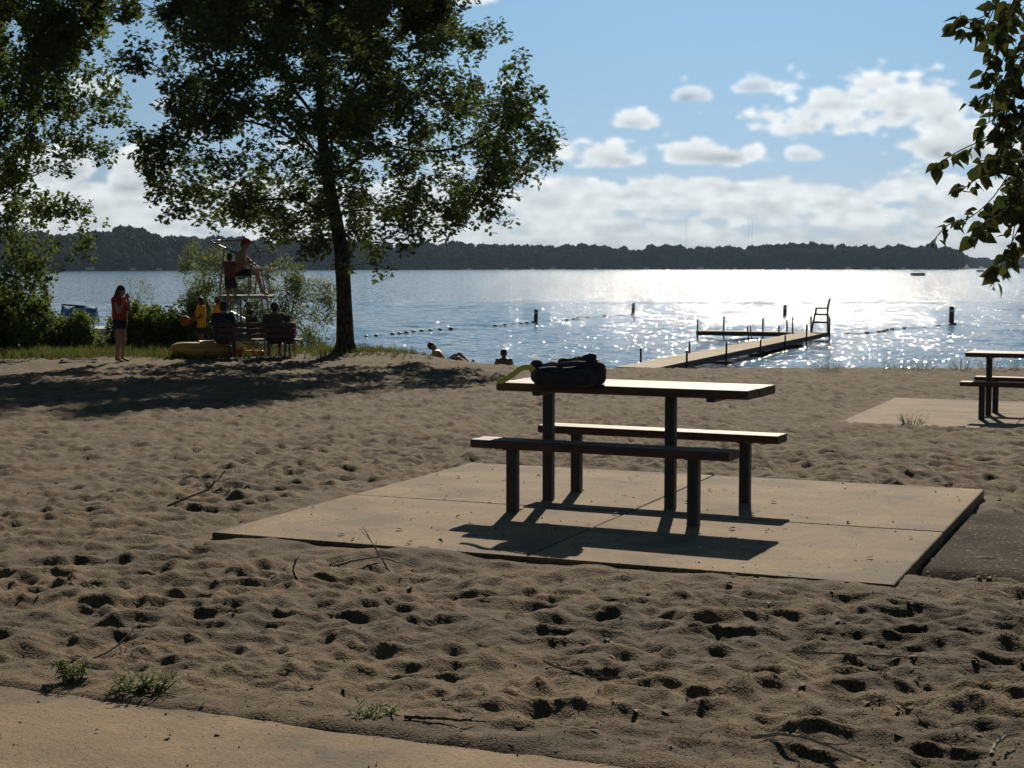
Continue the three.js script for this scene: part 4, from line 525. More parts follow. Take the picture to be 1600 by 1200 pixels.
{ // yellow rescue kayak with an orange float on it
  const x = -6.85, d = 36.0, t = thing('kayak', 'yellow plastic kayak lying on the ground behind the bench', 'kayak', [x, lie(x, d) - 0.01, -d], 38 * DEG), yellow = std(0.46, 0.27, 0.05, 0.45);
  const hull = (s, up) => { const g = new THREE.SphereGeometry(1, 40, 20), p = g.attributes.position; for (let i = 0; i < p.count; i++) { let a = p.getX(i), b = p.getY(i), c = p.getZ(i); const e = 1 - Math.abs(a) ** 3 * 0.25; p.setXYZ(i, a * 1.1 * s, (b > 0 ? Math.min(b, 0.62) * 0.36 : b * 0.24) * e + 0.21 + 0.10 * Math.abs(a) ** 3, Math.sign(c) * Math.pow(Math.abs(c), 0.75) * 0.37 * s * e); } g.computeVertexNormals(); return g; };
  t.scale.setScalar(0.82); obj('hull', hull(1), yellow, t); obj('seat_well', new THREE.TorusGeometry(0.24, 0.03, 8, 28).scale(1.5, 0.85, 1).rotateX(Math.PI / 2).translate(0.1, 0.44, 0), std(0.40, 0.22, 0.03, 0.4), t); obj('rim', tube([V(-1.02, 0.33, 0.03), V(-0.55, 0.325, 0.33), V(0.15, 0.315, 0.375), V(0.7, 0.32, 0.30), V(1.03, 0.34, 0.03)], 0.018, 40, 6), yellow, t);
  const fx = -5.98, fd = 36.2, f = thing('rescue_tube', 'orange rescue tube lying at the end of the yellow kayak', 'rescue tube', [fx, lie(fx, fd), -fd], 10 * DEG); obj('float', shell([[V(-0.3, 0.07, 0), V(0.3, 0.07, 0.02), 0.075, 0.075]], 0.01, 0.03, 0.02), std(0.68, 0.12, 0.02, 0.45), f); obj('tow_strap', tube([V(0.34, 0.07, 0.02), V(0.45, 0.03, 0.08), V(0.4, 0.02, 0.2)], 0.012, 12, 5), std(0.05, 0.05, 0.06, 0.8), f);
}
// ---------------------------------------------------------------- people
const sitting = (over = {}) => stance({ pelvis: [0, 0.52, -0.02], chest: [0, 0.83, 0.0], neck: [0, 1.02, 0.02], head: [0, 1.165, 0.055], shL: [0.17, 0.975, 0.0], shR: [-0.17, 0.975, 0.0], elL: [0.23, 0.72, 0.08], elR: [-0.23, 0.72, 0.08], wrL: [0.15, 0.6, 0.28], wrR: [-0.15, 0.6, 0.28], hipL: [0.09, 0.5, 0.02], hipR: [-0.09, 0.5, 0.02], knL: [0.12, 0.5, 0.45], knR: [-0.12, 0.5, 0.45], anL: [0.12, 0.08, 0.42], anR: [-0.12, 0.08, 0.42], toeL: [0.13, 0.03, 0.58], toeR: [-0.13, 0.03, 0.58], ...over });
const G = (x, d) => sandHeight(x, d) - 0.01;
person('girl in red top and dark shorts standing alone, hands at her face', [-8.38, G(-8.38, 34.2), 34.2], 68 * DEG, 1.63, stance({ elL: [0.2, 1.14, 0.13], wrL: [0.07, 1.42, 0.17], elR: [-0.2, 1.12, 0.12], wrR: [-0.06, 1.38, 0.18], head: [0, 1.57, 0.045], face: [0, -0.12, 1] }), { skin: skinTan, top: cloth(0.32, 0.025, 0.03), topName: 'tank_top', legs: cloth(0.02, 0.02, 0.03), legLen: 0.38, long: true });
person('lifeguard in a red cap seated on top of the metal stand', [SX - 0.12, SY + 1.36, -0 + SD + 0.02], 82 * DEG, 1.68, sitting({ pelvis: [0, 0.54, 0], chest: [0, 0.86, 0.04], neck: [0, 1.05, 0.07], head: [0, 1.19, 0.12], elL: [0.22, 0.78, 0.18], wrL: [0.14, 0.66, 0.38], elR: [-0.22, 0.78, 0.18], wrR: [-0.14, 0.66, 0.38], knL: [0.12, 0.6, 0.36], knR: [-0.12, 0.58, 0.40], anL: [0.12, 0.09, 0.46], anR: [-0.12, 0.09, 0.56], toeL: [0.13, 0.03, 0.6], toeR: [-0.13, 0.03, 0.7] }), { skin: skinTan, legs: cloth(0.03, 0.03, 0.04), legLen: 0.75, cap: cloth(0.4, 0.03, 0.03), hair: hairBrown });
person('child in a reddish top climbing the ladder of the lifeguard stand', [SX - 0.27, SY + 1.095, SD - 0.57], 150 * DEG, 1.22, stance({ elL: [0.2, 1.16, 0.12], wrL: [0.16, 1.25, 0.32], elR: [-0.2, 1.16, 0.12], wrR: [-0.16, 1.25, 0.32], hipR: [-0.085, 0.9, 0], knR: [-0.1, 0.58, 0.18], anR: [-0.1, 0.19, 0.06], toeR: [-0.1, 0.15, 0.2] }), { skin: skinTan, top: cloth(0.16, 0.05, 0.05), legs: cloth(0.02, 0.022, 0.035), legLen: 0.75, sleeve: 0.3 });
person('child with long hair in a yellow shirt holding an orange ball', [-7.27, G(-7.27, 37.4), 37.4], -60 * DEG, 1.32, stance({ elL: [0.22, 1.13, 0.08], wrL: [0.13, 0.99, 0.33], elR: [-0.22, 1.13, 0.08], wrR: [-0.13, 0.99, 0.33] }), { skin: skinBrown, top: cloth(0.66, 0.34, 0.02), sleeve: 0.7, hem: 0.25, legs: cloth(0.03, 0.03, 0.04), legLen: 0.7, long: true });
person('child in a yellow shirt half hidden behind the one with the ball', [-7.02, G(-7.02, 38.2), 38.2], 120 * DEG, 1.33, stance(), { skin: skinBrown, top: cloth(0.62, 0.30, 0.03), sleeve: 0.7, hem: 0.2, legs: cloth(0.05, 0.05, 0.06), legLen: 0.7 });
person('person in a dark navy shirt seated at the left end of the bench', [BX - 0.78, BY - 0.06, BD + 0.12], 176 * DEG, 1.72, sitting({ elL: [0.25, 0.72, 0.06], elR: [-0.25, 0.72, 0.06] }), { skin: skinTan, top: cloth(0.018, 0.02, 0.03), sleeve: 0.75, legs: cloth(0.04, 0.04, 0.05), legLen: 0.85 });
person('person with short dark hair seated at the right half of the bench', [BX + 0.36, BY - 0.06, BD + 0.12], 190 * DEG, 1.7, sitting(), { skin: skinBrown, top: cloth(0.07, 0.06, 0.035), sleeve: 0.7, legs: cloth(0.03, 0.03, 0.05), legLen: 0.85 });
person('small child in a reddish shirt seated at the far right end of the bench', [BX + 0.66, BY + 0.055, BD + 0.1], 182 * DEG, 1.18, sitting({ anL: [0.12, 0.14, 0.5], anR: [-0.12, 0.14, 0.5], toeL: [0.13, 0.1, 0.64], toeR: [-0.13, 0.1, 0.64] }), { skin: skinTan, top: cloth(0.18, 0.035, 0.03), sleeve: 0.6, legs: cloth(0.05, 0.04, 0.05), legLen: 0.8 });
person('child in dark clothes standing under the lifeguard stand beyond the bench', [SX + 0.1, G(SX + 0.1, SD + 0.1), SD + 0.1], 160 * DEG, 1.04, stance(), { skin: skinTan, top: cloth(0.03, 0.025, 0.03), sleeve: 0.6, legs: cloth(0.03, 0.03, 0.035), legLen: 0.8, hair: hairBrown });
{ const r = 0.125, t = thing('ball', 'orange ball held by the child in the yellow shirt', 'ball', [-7.60, G(-7.27, 37.4) + 0.775, -(37.4 - 0.17)], 0), m = std(0.30, 0.07, 0.02, 0.7); obj('ball_skin', new THREE.SphereGeometry(r, 24, 18), m, t); obj('seam', [0, 1, 2].map((k) => new THREE.TorusGeometry(r, 0.004, 6, 32).rotateY((k * Math.PI) / 3).rotateX(k)), std(0.04, 0.02, 0.02, 0.8), t); }
// two bathers on the far side of the sand crest
person('bather reclining at the waterline, legs stretched to the right', [-1.86, G(-1.86, 44), 44], 78 * DEG, 1.7, stance({ pelvis: [0, 0.11, 0], chest: [0, 0.34, -0.15], neck: [0, 0.45, -0.28], head: [0, 0.56, -0.34], shL: [0.17, 0.42, -0.24], shR: [-0.17, 0.42, -0.24], elL: [0.25, 0.2, -0.38], elR: [-0.25, 0.2, -0.38], wrL: [0.24, 0.05, -0.2], wrR: [-0.24, 0.05, -0.2], hipL: [0.09, 0.11, 0.05], hipR: [-0.09, 0.11, 0.05], knL: [0.12, 0.36, 0.40], knR: [-0.12, 0.26, 0.42], anL: [0.12, 0.07, 0.72], anR: [-0.12, 0.07, 0.8], toeL: [0.12, 0.2, 0.78], toeR: [-0.12, 0.2, 0.86], face: [0, 0.1, 1] }), { skin: skinTan, legs: cloth(0.03, 0.03, 0.05), legLen: 0.8 });
person('bather sitting hunched at the waterline below the backpack', [-0.21, G(-0.21, 44), 44], 185 * DEG, 1.7, stance({ pelvis: [0, 0.12, 0], chest: [0, 0.40, 0.06], neck: [0, 0.55, 0.14], head: [0, 0.665, 0.21], shL: [0.18, 0.5, 0.11], shR: [-0.18, 0.5, 0.11], elL: [0.27, 0.30, 0.24], elR: [-0.27, 0.30, 0.24], wrL: [0.16, 0.36, 0.42], wrR: [-0.16, 0.36, 0.42], hipL: [0.1, 0.12, 0.03], hipR: [-0.1, 0.12, 0.03], knL: [0.17, 0.42, 0.34], knR: [-0.17, 0.42, 0.34], anL: [0.13, 0.08, 0.5], anR: [-0.13, 0.08, 0.5], toeL: [0.13, 0.03, 0.64], toeR: [-0.13, 0.03, 0.64], face: [0, -0.4, 1] }), { skin: skinBrown, legs: cloth(0.03, 0.03, 0.05), legLen: 0.8 });
{ // clothes left on the sand by the girl
  const t = thing('towel', 'crumpled dark towel on the sand beside the standing girl', 'towel', [-9.25, G(-9.25, 34.1), -34.1], 0.2); const g = new THREE.PlaneGeometry(0.75, 0.34, 30, 16).rotateX(-Math.PI / 2), p = g.attributes.position; for (let i = 0; i < p.count; i++) p.setY(i, 0.015 + 0.12 * Math.max(0, fbm2(p.getX(i) * 6, p.getZ(i) * 6 + 4, 3) - 0.42)); g.computeVertexNormals(); obj('cloth', g, std(0.05, 0.03, 0.035, 0.95, { side: THREE.DoubleSide }), t); obj('hem', tube([V(-0.37, 0.03, -0.16), V(0, 0.04, -0.17), V(0.37, 0.03, -0.16)], 0.008, 20, 5), std(0.07, 0.04, 0.045, 0.95), t);
}
{ // boat with a blue cover behind the shrubs
  const d = 47, x = -12.7, t = thing('boat', 'boat with a blue canvas cover behind the shrubs at left', 'boat', [x, -1.62, -d], 8 * DEG), blue = std(0.03, 0.13, 0.34, 0.6, { side: THREE.DoubleSide }), navy = std(0.012, 0.03, 0.09, 0.6, { side: THREE.DoubleSide });
  const h = new THREE.SphereGeometry(1, 36, 16), p = h.attributes.position; for (let i = 0; i < p.count; i++) { const a = p.getX(i), b = p.getY(i), c = p.getZ(i); p.setXYZ(i, a * 1.9 + Math.max(0, b) * 0.1, b > 0 ? 1.3 + 0.06 * b : 1.3 + 0.55 * b, c * 0.75 * Math.sqrt(Math.max(0, 1 - (a > 0.4 ? ((a - 0.4) / 0.7) ** 2 : 0)))); } h.computeVertexNormals(); obj('hull', h, std(0.62, 0.64, 0.66, 0.35), t);
  const cover = new THREE.PlaneGeometry(1.0, 1.3, 24, 12).rotateX(-Math.PI / 2), q = cover.attributes.position; for (let i = 0; i < q.count; i++) { const z = q.getZ(i); q.setY(i, 2.02 - Math.abs(z) * 0.62 - 0.14 * ((q.getX(i) + 0.75) / 1.5) + 0.04 * Math.sin(q.getX(i) * 5 + z * 3)); } cover.computeVertexNormals(); obj('canvas_cover', cover, blue, t); obj('cover_edge', tube([V(-0.5, 2.0, 0), V(0, 1.96, 0), V(0.5, 1.9, 0)], 0.03, 16, 6), navy, t);
  for (const [a, b] of [[-0.46, 0.6], [0.46, 0.6], [-0.46, -0.6], [0.46, -0.6]]) obj('cover_pole', bar(V(a, 1.3, b), V(a, 1.62, b), 0.018), galv, t); obj('mast', bar(V(-0.95, 1.3, 0.1), V(-0.95, 2.85, 0.1), 0.025), darkPaint, t); obj('trailer_frame', [bar(V(-1.4, 0.1, 0.4), V(-1.4, 0.95, 0.4), 0.03), bar(V(1.2, 0.1, 0.4), V(1.2, 0.95, 0.4), 0.03), bar(V(-1.4, 0.1, -0.4), V(-1.4, 0.95, -0.4), 0.03), bar(V(1.2, 0.1, -0.4), V(1.2, 0.95, -0.4), 0.03), bar(V(-1.5, 0.85, 0.4), V(1.4, 0.85, 0.4), 0.03), bar(V(-1.5, 0.85, -0.4), V(1.4, 0.85, -0.4), 0.03)], galv, t);
}

// ---------------------------------------------------------------- swimming dock
{
  const ang = 21.5 * DEG, t = thing('swimming_dock', 'long wooden T-shaped swimming dock reaching out from the beach', 'dock', [4.3, -2.0, -55.5], -ang), deck = std(0.36, 0.26, 0.16, 0.85, { map: T_wood }), side = std(0.07, 0.055, 0.045, 0.85), post = std(0.05, 0.05, 0.05, 0.6);
  const section = (x, z, w, l, name = 'deck_section') => { const list = []; const n = Math.round(l / 0.19); for (let i = 0; i < n; i++) list.push(box(w, 0.035, l / n - 0.012, x, -0.0175 + (hash3(i, Math.round(z * 10), 3) - 0.5) * 0.006, z + l / 2 - (i + 0.5) * (l / n))); const m = obj(name, list, deck, t); obj('stringer', [box(0.05, 0.2, l - 0.03, x - w / 2 + 0.03, -0.137, z), box(0.05, 0.2, l - 0.03, x + w / 2 - 0.03, -0.137, z)], side, m); return m; };
  for (let k = 0; k < 11; k++) section(0, -1.5 - k * 3.0, 1.5, 2.97);
  // landing on the beach, turned across the dock
  { const list = []; for (let i = 0; i < 14; i++) list.push(box(0.18, 0.035, 1.3, -2.0 + i * 0.19, -0.06, 0.75)); const m = obj('landing', list, deck, t); obj('stringer', [box(2.7, 0.2, 0.05, -0.75, -0.18, 1.38), box(2.7, 0.2, 0.05, -0.75, -0.18, 0.12)], side, m); }
  // cross arm
  for (let k = 0; k < 2; k++) { const list = [], l = 2.75, x0 = -0.77 - k * 2.78; for (let i = 0; i < 14; i++) list.push(box(l / 14 - 0.012, 0.035, 1.35, x0 - (i + 0.5) * (l / 14), -0.0175, -32.3)); const m = obj('arm_section', list, deck, t); obj('stringer', [box(l - 0.02, 0.2, 0.05, x0 - l / 2, -0.137, -31.66), box(l - 0.02, 0.2, 0.05, x0 - l / 2, -0.137, -32.94)], side, m); }
  for (const [x, s, h] of [[-0.79, 3.2, 0.5], [0.79, 3.8, 0.42], [-0.79, 10, 0.45], [0.79, 9.8, 0.5], [0.79, 16, 0.35], [-0.79, 18.4, 0.2], [0.79, 21.2, 0.3], [0.79, 26.3, 0.6], [-0.79, 27.2, 0.5], [-0.79, 30.6, 0.85], [0.79, 32.6, 0.85], [-0.3, 33.07, 0.8], [-6.2, 31.58, 0.62], [-5.1, 33.03, 0.75], [-2.6, 31.58, 0.72], [-1.6, 33.03, 0.6]]) obj('post', bar(V(x, -1.3, -s), V(x, h, -s), 0.045, 0.04), post, t);
  const lad = obj('ladder', [bar(V(-0.86, -0.9, -21.3), V(-1.0, 0.72, -21.1), 0.03), bar(V(-0.86, -0.9, -21.9), V(-1.0, 0.72, -21.7), 0.03)], post, t); for (let k = 0; k < 3; k++) obj('rung', bar(V(-0.89, -0.7 + k * 0.26, -21.28), V(-0.89, -0.7 + k * 0.26, -21.88), 0.02), post, lad);
}
{ // guard chair at the end of the dock
  const t = thing('guard_chair', 'tall dark wooden guard chair at the end of the dock', 'lifeguard chair', [16.5, -2.0, -85.7], -10 * DEG), wood = std(0.05, 0.032, 0.03, 0.8);
  for (const z of [-0.36, 0.36]) { obj('front_leg', bar(V(-0.46, 0, z), V(-0.2, 1.3, z), 0.045, 0.045, 4), wood, t); obj('back_leg', tube([V(0.42, 0, z), V(0.4, 0.7, z), V(0.38, 1.2, z), V(0.5, 1.78, z)], 0.045, 12, 5), wood, t); obj('arm', box(0.72, 0.05, 0.12, 0.08, 1.28, z), wood, t); obj('side_rail', [box(0.72, 0.07, 0.04, 0.03, 0.95, z), box(0.84, 0.07, 0.04, -0.0, 0.52, z)], wood, t); }
  obj('seat', box(0.66, 0.06, 0.72, 0.06, 0.97, 0), wood, t); obj('foot_board', box(0.24, 0.05, 0.74, -0.4, 0.52, 0), wood, t); for (const h of [0.2, 0.75]) obj('step', box(0.05, 0.08, 0.72, -0.46 + h * 0.2, h, 0), wood, t);
  for (let k = 0; k < 3; k++) obj('back_slat', box(0.035, 0.12, 0.76, 0.41 + k * 0.035, 1.36 + k * 0.16, 0), wood, t);
}
// ---------------------------------------------------------------- swim-area buoys and float lines
{
  const dark = std(0.045, 0.04, 0.045, 0.5), white = std(0.7, 0.7, 0.7, 0.45);
  const buoy = (label, x, d, h, r) => { const t = thing('marker_buoy', label, 'buoy', [x, WATER, -d], 0, 'marker buoys round the swimming area'); t.rotation.z = (hash3(Math.round(x), 1, 1) - 0.5) * 0.08; obj('float_body', new THREE.LatheGeometry([[0.001, -0.4], [r, -0.38], [r, h * 0.9], [r * 0.85, h * 0.96], [r * 0.5, h], [0.001, h]].map(([a, b]) => new THREE.Vector2(a, b)), 18), dark, t); obj('band', new THREE.CylinderGeometry(r + 0.004, r + 0.004, h * 0.12, 18, 1, true).translate(0, h * 0.72, 0), white, t); };
  buoy('dark cylindrical marker buoy left of the dock, nearest the oak', 1.67, 113, 0.92, 0.14); buoy('dark cylindrical marker buoy in the glitter between oak and dock', 10.05, 133, 0.92, 0.13); buoy('dark cylindrical marker buoy directly behind the T of the dock', 21.8, 128, 0.85, 0.13); buoy('dark cylindrical marker buoy right of the guard chair', 30.2, 110, 1.2, 0.17);
  const line = (label, a, b, n, sag, miss) => { const t = thing('float_line', label, 'float line', [a[0], WATER, -a[1]], 0, 'float lines of the swimming area'), at = (u) => V((b[0] - a[0]) * u + Math.sin(u * 9) * sag, 0.015, -(b[1] - a[1]) * u + Math.sin(u * 3.1) * sag * 2); obj('rope', tube([...Array(16).keys()].map((i) => at(i / 15)), 0.012, 60, 5), std(0.12, 0.11, 0.10, 0.8), t); const g = new THREE.SphereGeometry(0.095, 12, 8).scale(1.5, 0.8, 0.9); for (let i = 0; i < n; i++) { if (hash3(i, n, miss) < 0.15) continue; const m = obj('float', g, i % 4 ? dark : white, t); m.position.copy(at((i + 0.5) / n)).add(V(0, 0.02, 0)); } };
  line('line of small floats from the oak trunk to the left marker buoy', [-10.9, 84], [1.4, 112.5], 24, 0.5, 3); line('line of small floats running out from the left marker buoy', [1.9, 113.5], [9.8, 132.5], 8, 0.6, 5); line('line of small floats from the guard chair towards the right buoy', [18.6, 92], [30, 109.5], 11, 0.7, 7);
}

// ---------------------------------------------------------------- far shore: wooded hills, boats, masts
const shoreAt = (az) => lerp(1560, 2350, smooth(-18, 6, az)) + (az > 15.3 ? smooth(15.3, 16.2, az) * 1500 : 0);
const hillAt = (az) => 21 - 5 * smooth(-14, 2, az) - 9 * smooth(15, 16.5, az) + 5 * (fbm2(az * 0.5 + 3, 1, 3) - 0.5) * 2;
{
  const P = [], I = [], rows = [0, 10, 45, 140, 420], n = 160;
  for (let i = 0; i <= n; i++) { const az = -40 + (80 * i) / n, s = shoreAt(az); rows.forEach((q, k) => { const d = s + q, a = az * DEG; P.push(Math.sin(a) * d / Math.cos(a) * Math.cos(a), WATER + [-0.5, 0.6, 0.45, 0.9, 1.0][k] * (k < 2 ? 1 : hillAt(az)), -Math.cos(a) * d); }); }
  for (let i = 0; i < n; i++) for (let k = 0; k < 4; k++) { const a = i * 5 + k, b = a + 5; I.push(a, b, a + 1, b, b + 1, a + 1); }
  const g = new THREE.BufferGeometry(); g.setAttribute('position', new THREE.Float32BufferAttribute(P, 3)); g.setIndex(I); g.computeVertexNormals(); tag(obj('far_hills', g, std(0.03, 0.04, 0.02, 1)), 'low wooded hills along the far shore', null, null, 'structure');
  // one crown of leaf masses, set out over a thousand times
  const r = rng(81), list = [new THREE.IcosahedronGeometry(0.8, 1)], q = V();
  for (let k = 0; k < 190; k++) { q.set(r() - 0.5, r() - 0.5, r() - 0.5).normalize(); if (q.y < -0.6) q.y *= -1; const lump = 0.75 + 0.4 * fbm3(q.x * 2.2 + 5, q.y * 2.2, q.z * 2.2, 2), c = new THREE.OctahedronGeometry(0.12 + r() * 0.1, 0).scale(1, 0.7, 1); c.rotateY(r() * 6).rotateX(r() * 2); c.translate(q.x * lump, q.y * lump, q.z * lump); list.push(c); }
  const crown = merge(list); crown.translate(0, 0.75, 0); const M = [];
  for (let i = 0; i < 2300; i++) { const az = -24 + r() * 48, row = Math.pow(r(), 1.3), s = shoreAt(az), q2 = 4 + row * 150, d = s + q2, a = az * DEG, base = WATER + hillAt(az) * (q2 < 45 ? 0.45 * (q2 / 45) : 0.45 + 0.45 * ((q2 - 45) / 95)), h = (az > 15.6 ? 9.4 : 10.2) * (0.5 + r() * 0.55 + 0.7 * fbm2(az * 0.9, row * 3, 3)), w = h * (0.55 + r() * 0.32); M.push(new THREE.Matrix4().compose(V(Math.sin(a) * d, base - 1.5, -Math.cos(a) * d), new THREE.Quaternion().setFromAxisAngle(up3, r() * 6.28), V(w, h, w))); }
  const f = cast(new THREE.InstancedMesh(crown, std(0.030, 0.046, 0.018, 1), M.length)); f.name = 'far_forest'; const c = new THREE.Color(); M.forEach((m, i) => { f.setMatrixAt(i, m); const k = 0.45 + r() * 1.3; f.setColorAt(i, c.setRGB(k * (0.85 + r() * 0.5), k, k)); }); tag(f, 'continuous wood of leafy trees on the far shore', null, null, 'stuff'); scene.add(f);
  // boat lifts with white canopies along the far shore
  const proto = new THREE.Group(), wm = std(0.75, 0.75, 0.74, 0.6); obj('canopy', new THREE.CylinderGeometry(1.5, 1.5, 8, 12, 1, true, 0, Math.PI).rotateZ(Math.PI / 2).rotateX(-Math.PI / 2).scale(1, 0.7, 1).translate(0, 2.2, 0), std(0.75, 0.75, 0.74, 0.6, { side: THREE.DoubleSide }), proto); for (const [x, z] of [[-3.6, 1.3], [3.6, 1.3], [-3.6, -1.3], [3.6, -1.3]]) obj('post', bar(V(x, -1, z), V(x, 2.2, z), 0.09), galv, proto); obj('hull', new THREE.SphereGeometry(1, 16, 8).scale(3, 0.6, 1).translate(0, 1, 0), wm, proto);
  for (const [nth, px] of [142, 207, 250, 734, 790, 832, 863, 930, 1010, 1094, 1147, 1229, 1262, 1324, 1369, 1410].entries()) { const a = Math.atan((px - 800) / 2500.3), s = shoreAt(a / DEG) - 7, o = proto.clone(); o.name = numbered('boat_lift'); o.position.set(Math.sin(a) * s, WATER, -Math.cos(a) * s); o.rotation.y = -a + (hash3(px, 2, 2) - 0.5) * 0.8; const k = 0.7 + 0.5 * hash3(px, 3, 3); o.scale.setScalar(k); scene.add(o); tag(o, 'tiny white-canopied boat lift on the far shoreline, ' + ['first', 'second', 'third', 'fourth', 'fifth', 'sixth', 'seventh', 'eighth', 'ninth', 'tenth', 'eleventh', 'twelfth', 'thirteenth', 'fourteenth', 'fifteenth', 'sixteenth'][nth] + ' from the left', 'boat lift', 'boat lifts on the far shore'); }
  const mast = (label, px, d, h) => { const a = Math.atan((px - 800) / 2500.3), t = thing('radio_mast', label, 'mast', [Math.sin(a) * d, WATER + 10, -Math.cos(a) * d], 0, 'radio masts beyond the far shore'), red = std(0.3, 0.25, 0.25, 0.6); for (let k = 0; k < 3; k++) { const q = (k / 3) * 6.283; obj('upright', bar(V(Math.cos(q) * 0.4, 0, Math.sin(q) * 0.4), V(Math.cos(q) * 0.25, h, Math.sin(q) * 0.25), 0.07, 0.05, 5), red, t); } obj('bracing', [...Array(Math.round(h / 4)).keys()].map((k) => bar(V(-0.45, k * 4, 0.2), V(0.45, k * 4 + 4, -0.2), 0.06, 0.06, 4)), red, t); };
  mast('faint radio mast left of the pair beyond the far shore', 1071, 2900, 82); mast('faint radio mast, left of the close pair beyond the far shore', 1168, 2900, 78); mast('faint radio mast, right of the close pair beyond the far shore', 1173.5, 2900, 78);
}
{
  const hullM = std(0.10, 0.10, 0.11, 0.4);
  const pontoon = (label, x, d, turn, roof) => { const t = thing('pontoon_boat', label, 'boat', [x, WATER, -d], turn, 'boats out on the lake'); for (const z of [-0.9, 0.9]) obj('pontoon', new THREE.CapsuleGeometry(0.33, 5.2, 4, 12).rotateZ(Math.PI / 2).translate(0, 0.12, z), galv, t); obj('deck', box(5.8, 0.12, 2.4, 0, 0.5, 0), hullM, t); obj('rail', [box(5.4, 0.62, 0.05, -0.1, 0.9, 1.15), box(5.4, 0.62, 0.05, -0.1, 0.9, -1.15), box(0.05, 0.62, 2.3, 2.6, 0.9, 0)], hullM, t); obj('seat', [box(1.2, 0.5, 0.6, -1.6, 0.82, 0.8), box(1.2, 0.5, 0.6, 1.5, 0.82, -0.8)], std(0.3, 0.28, 0.26, 0.7), t); if (roof) { obj('canopy', box(2.6, 0.08, 2.2, -0.8, 2.1, 0, 0.03), std(roof, roof, roof, 0.7), t); obj('canopy_frame', [[-2, 1.05], [0.4, 1.05], [-2, -1.05], [0.4, -1.05]].map(([a, b]) => bar(V(a, 0.6, b), V(a, 2.1, b), 0.03)), galv, t); } };
  pontoon('dark pontoon boat out on the bright water at right', (633 / 2500) * 695, 695, 0.2, 0.06); pontoon('pontoon boat with pale canopy near the far shore at right edge', (730 / 2500) * 1250, 1250, -0.3, 0.5);
  const x = ((463 - 800) / 2500) * 1400, t = thing('sailboat', 'tiny white sailboat near the far shore left of the oak', 'sailboat', [x, WATER, -1400], 0.5), s = new THREE.Shape(); s.moveTo(0, 0); s.lineTo(2.2, 0); s.quadraticCurveTo(1.1, 3, 0, 6.5); s.closePath(); obj('sail', new THREE.ExtrudeGeometry(s, { depth: 0.04, bevelEnabled: false }).translate(0.05, 1.1, 0), std(0.8, 0.8, 0.8, 0.8), t); obj('hull', new THREE.SphereGeometry(1, 16, 8).scale(2.2, 0.6, 0.8).translate(0, 0.3, 0), std(0.7, 0.7, 0.7, 0.4), t); obj('mast', bar(V(0, 0.4, 0), V(0, 7.8, 0), 0.05), galv, t);
}

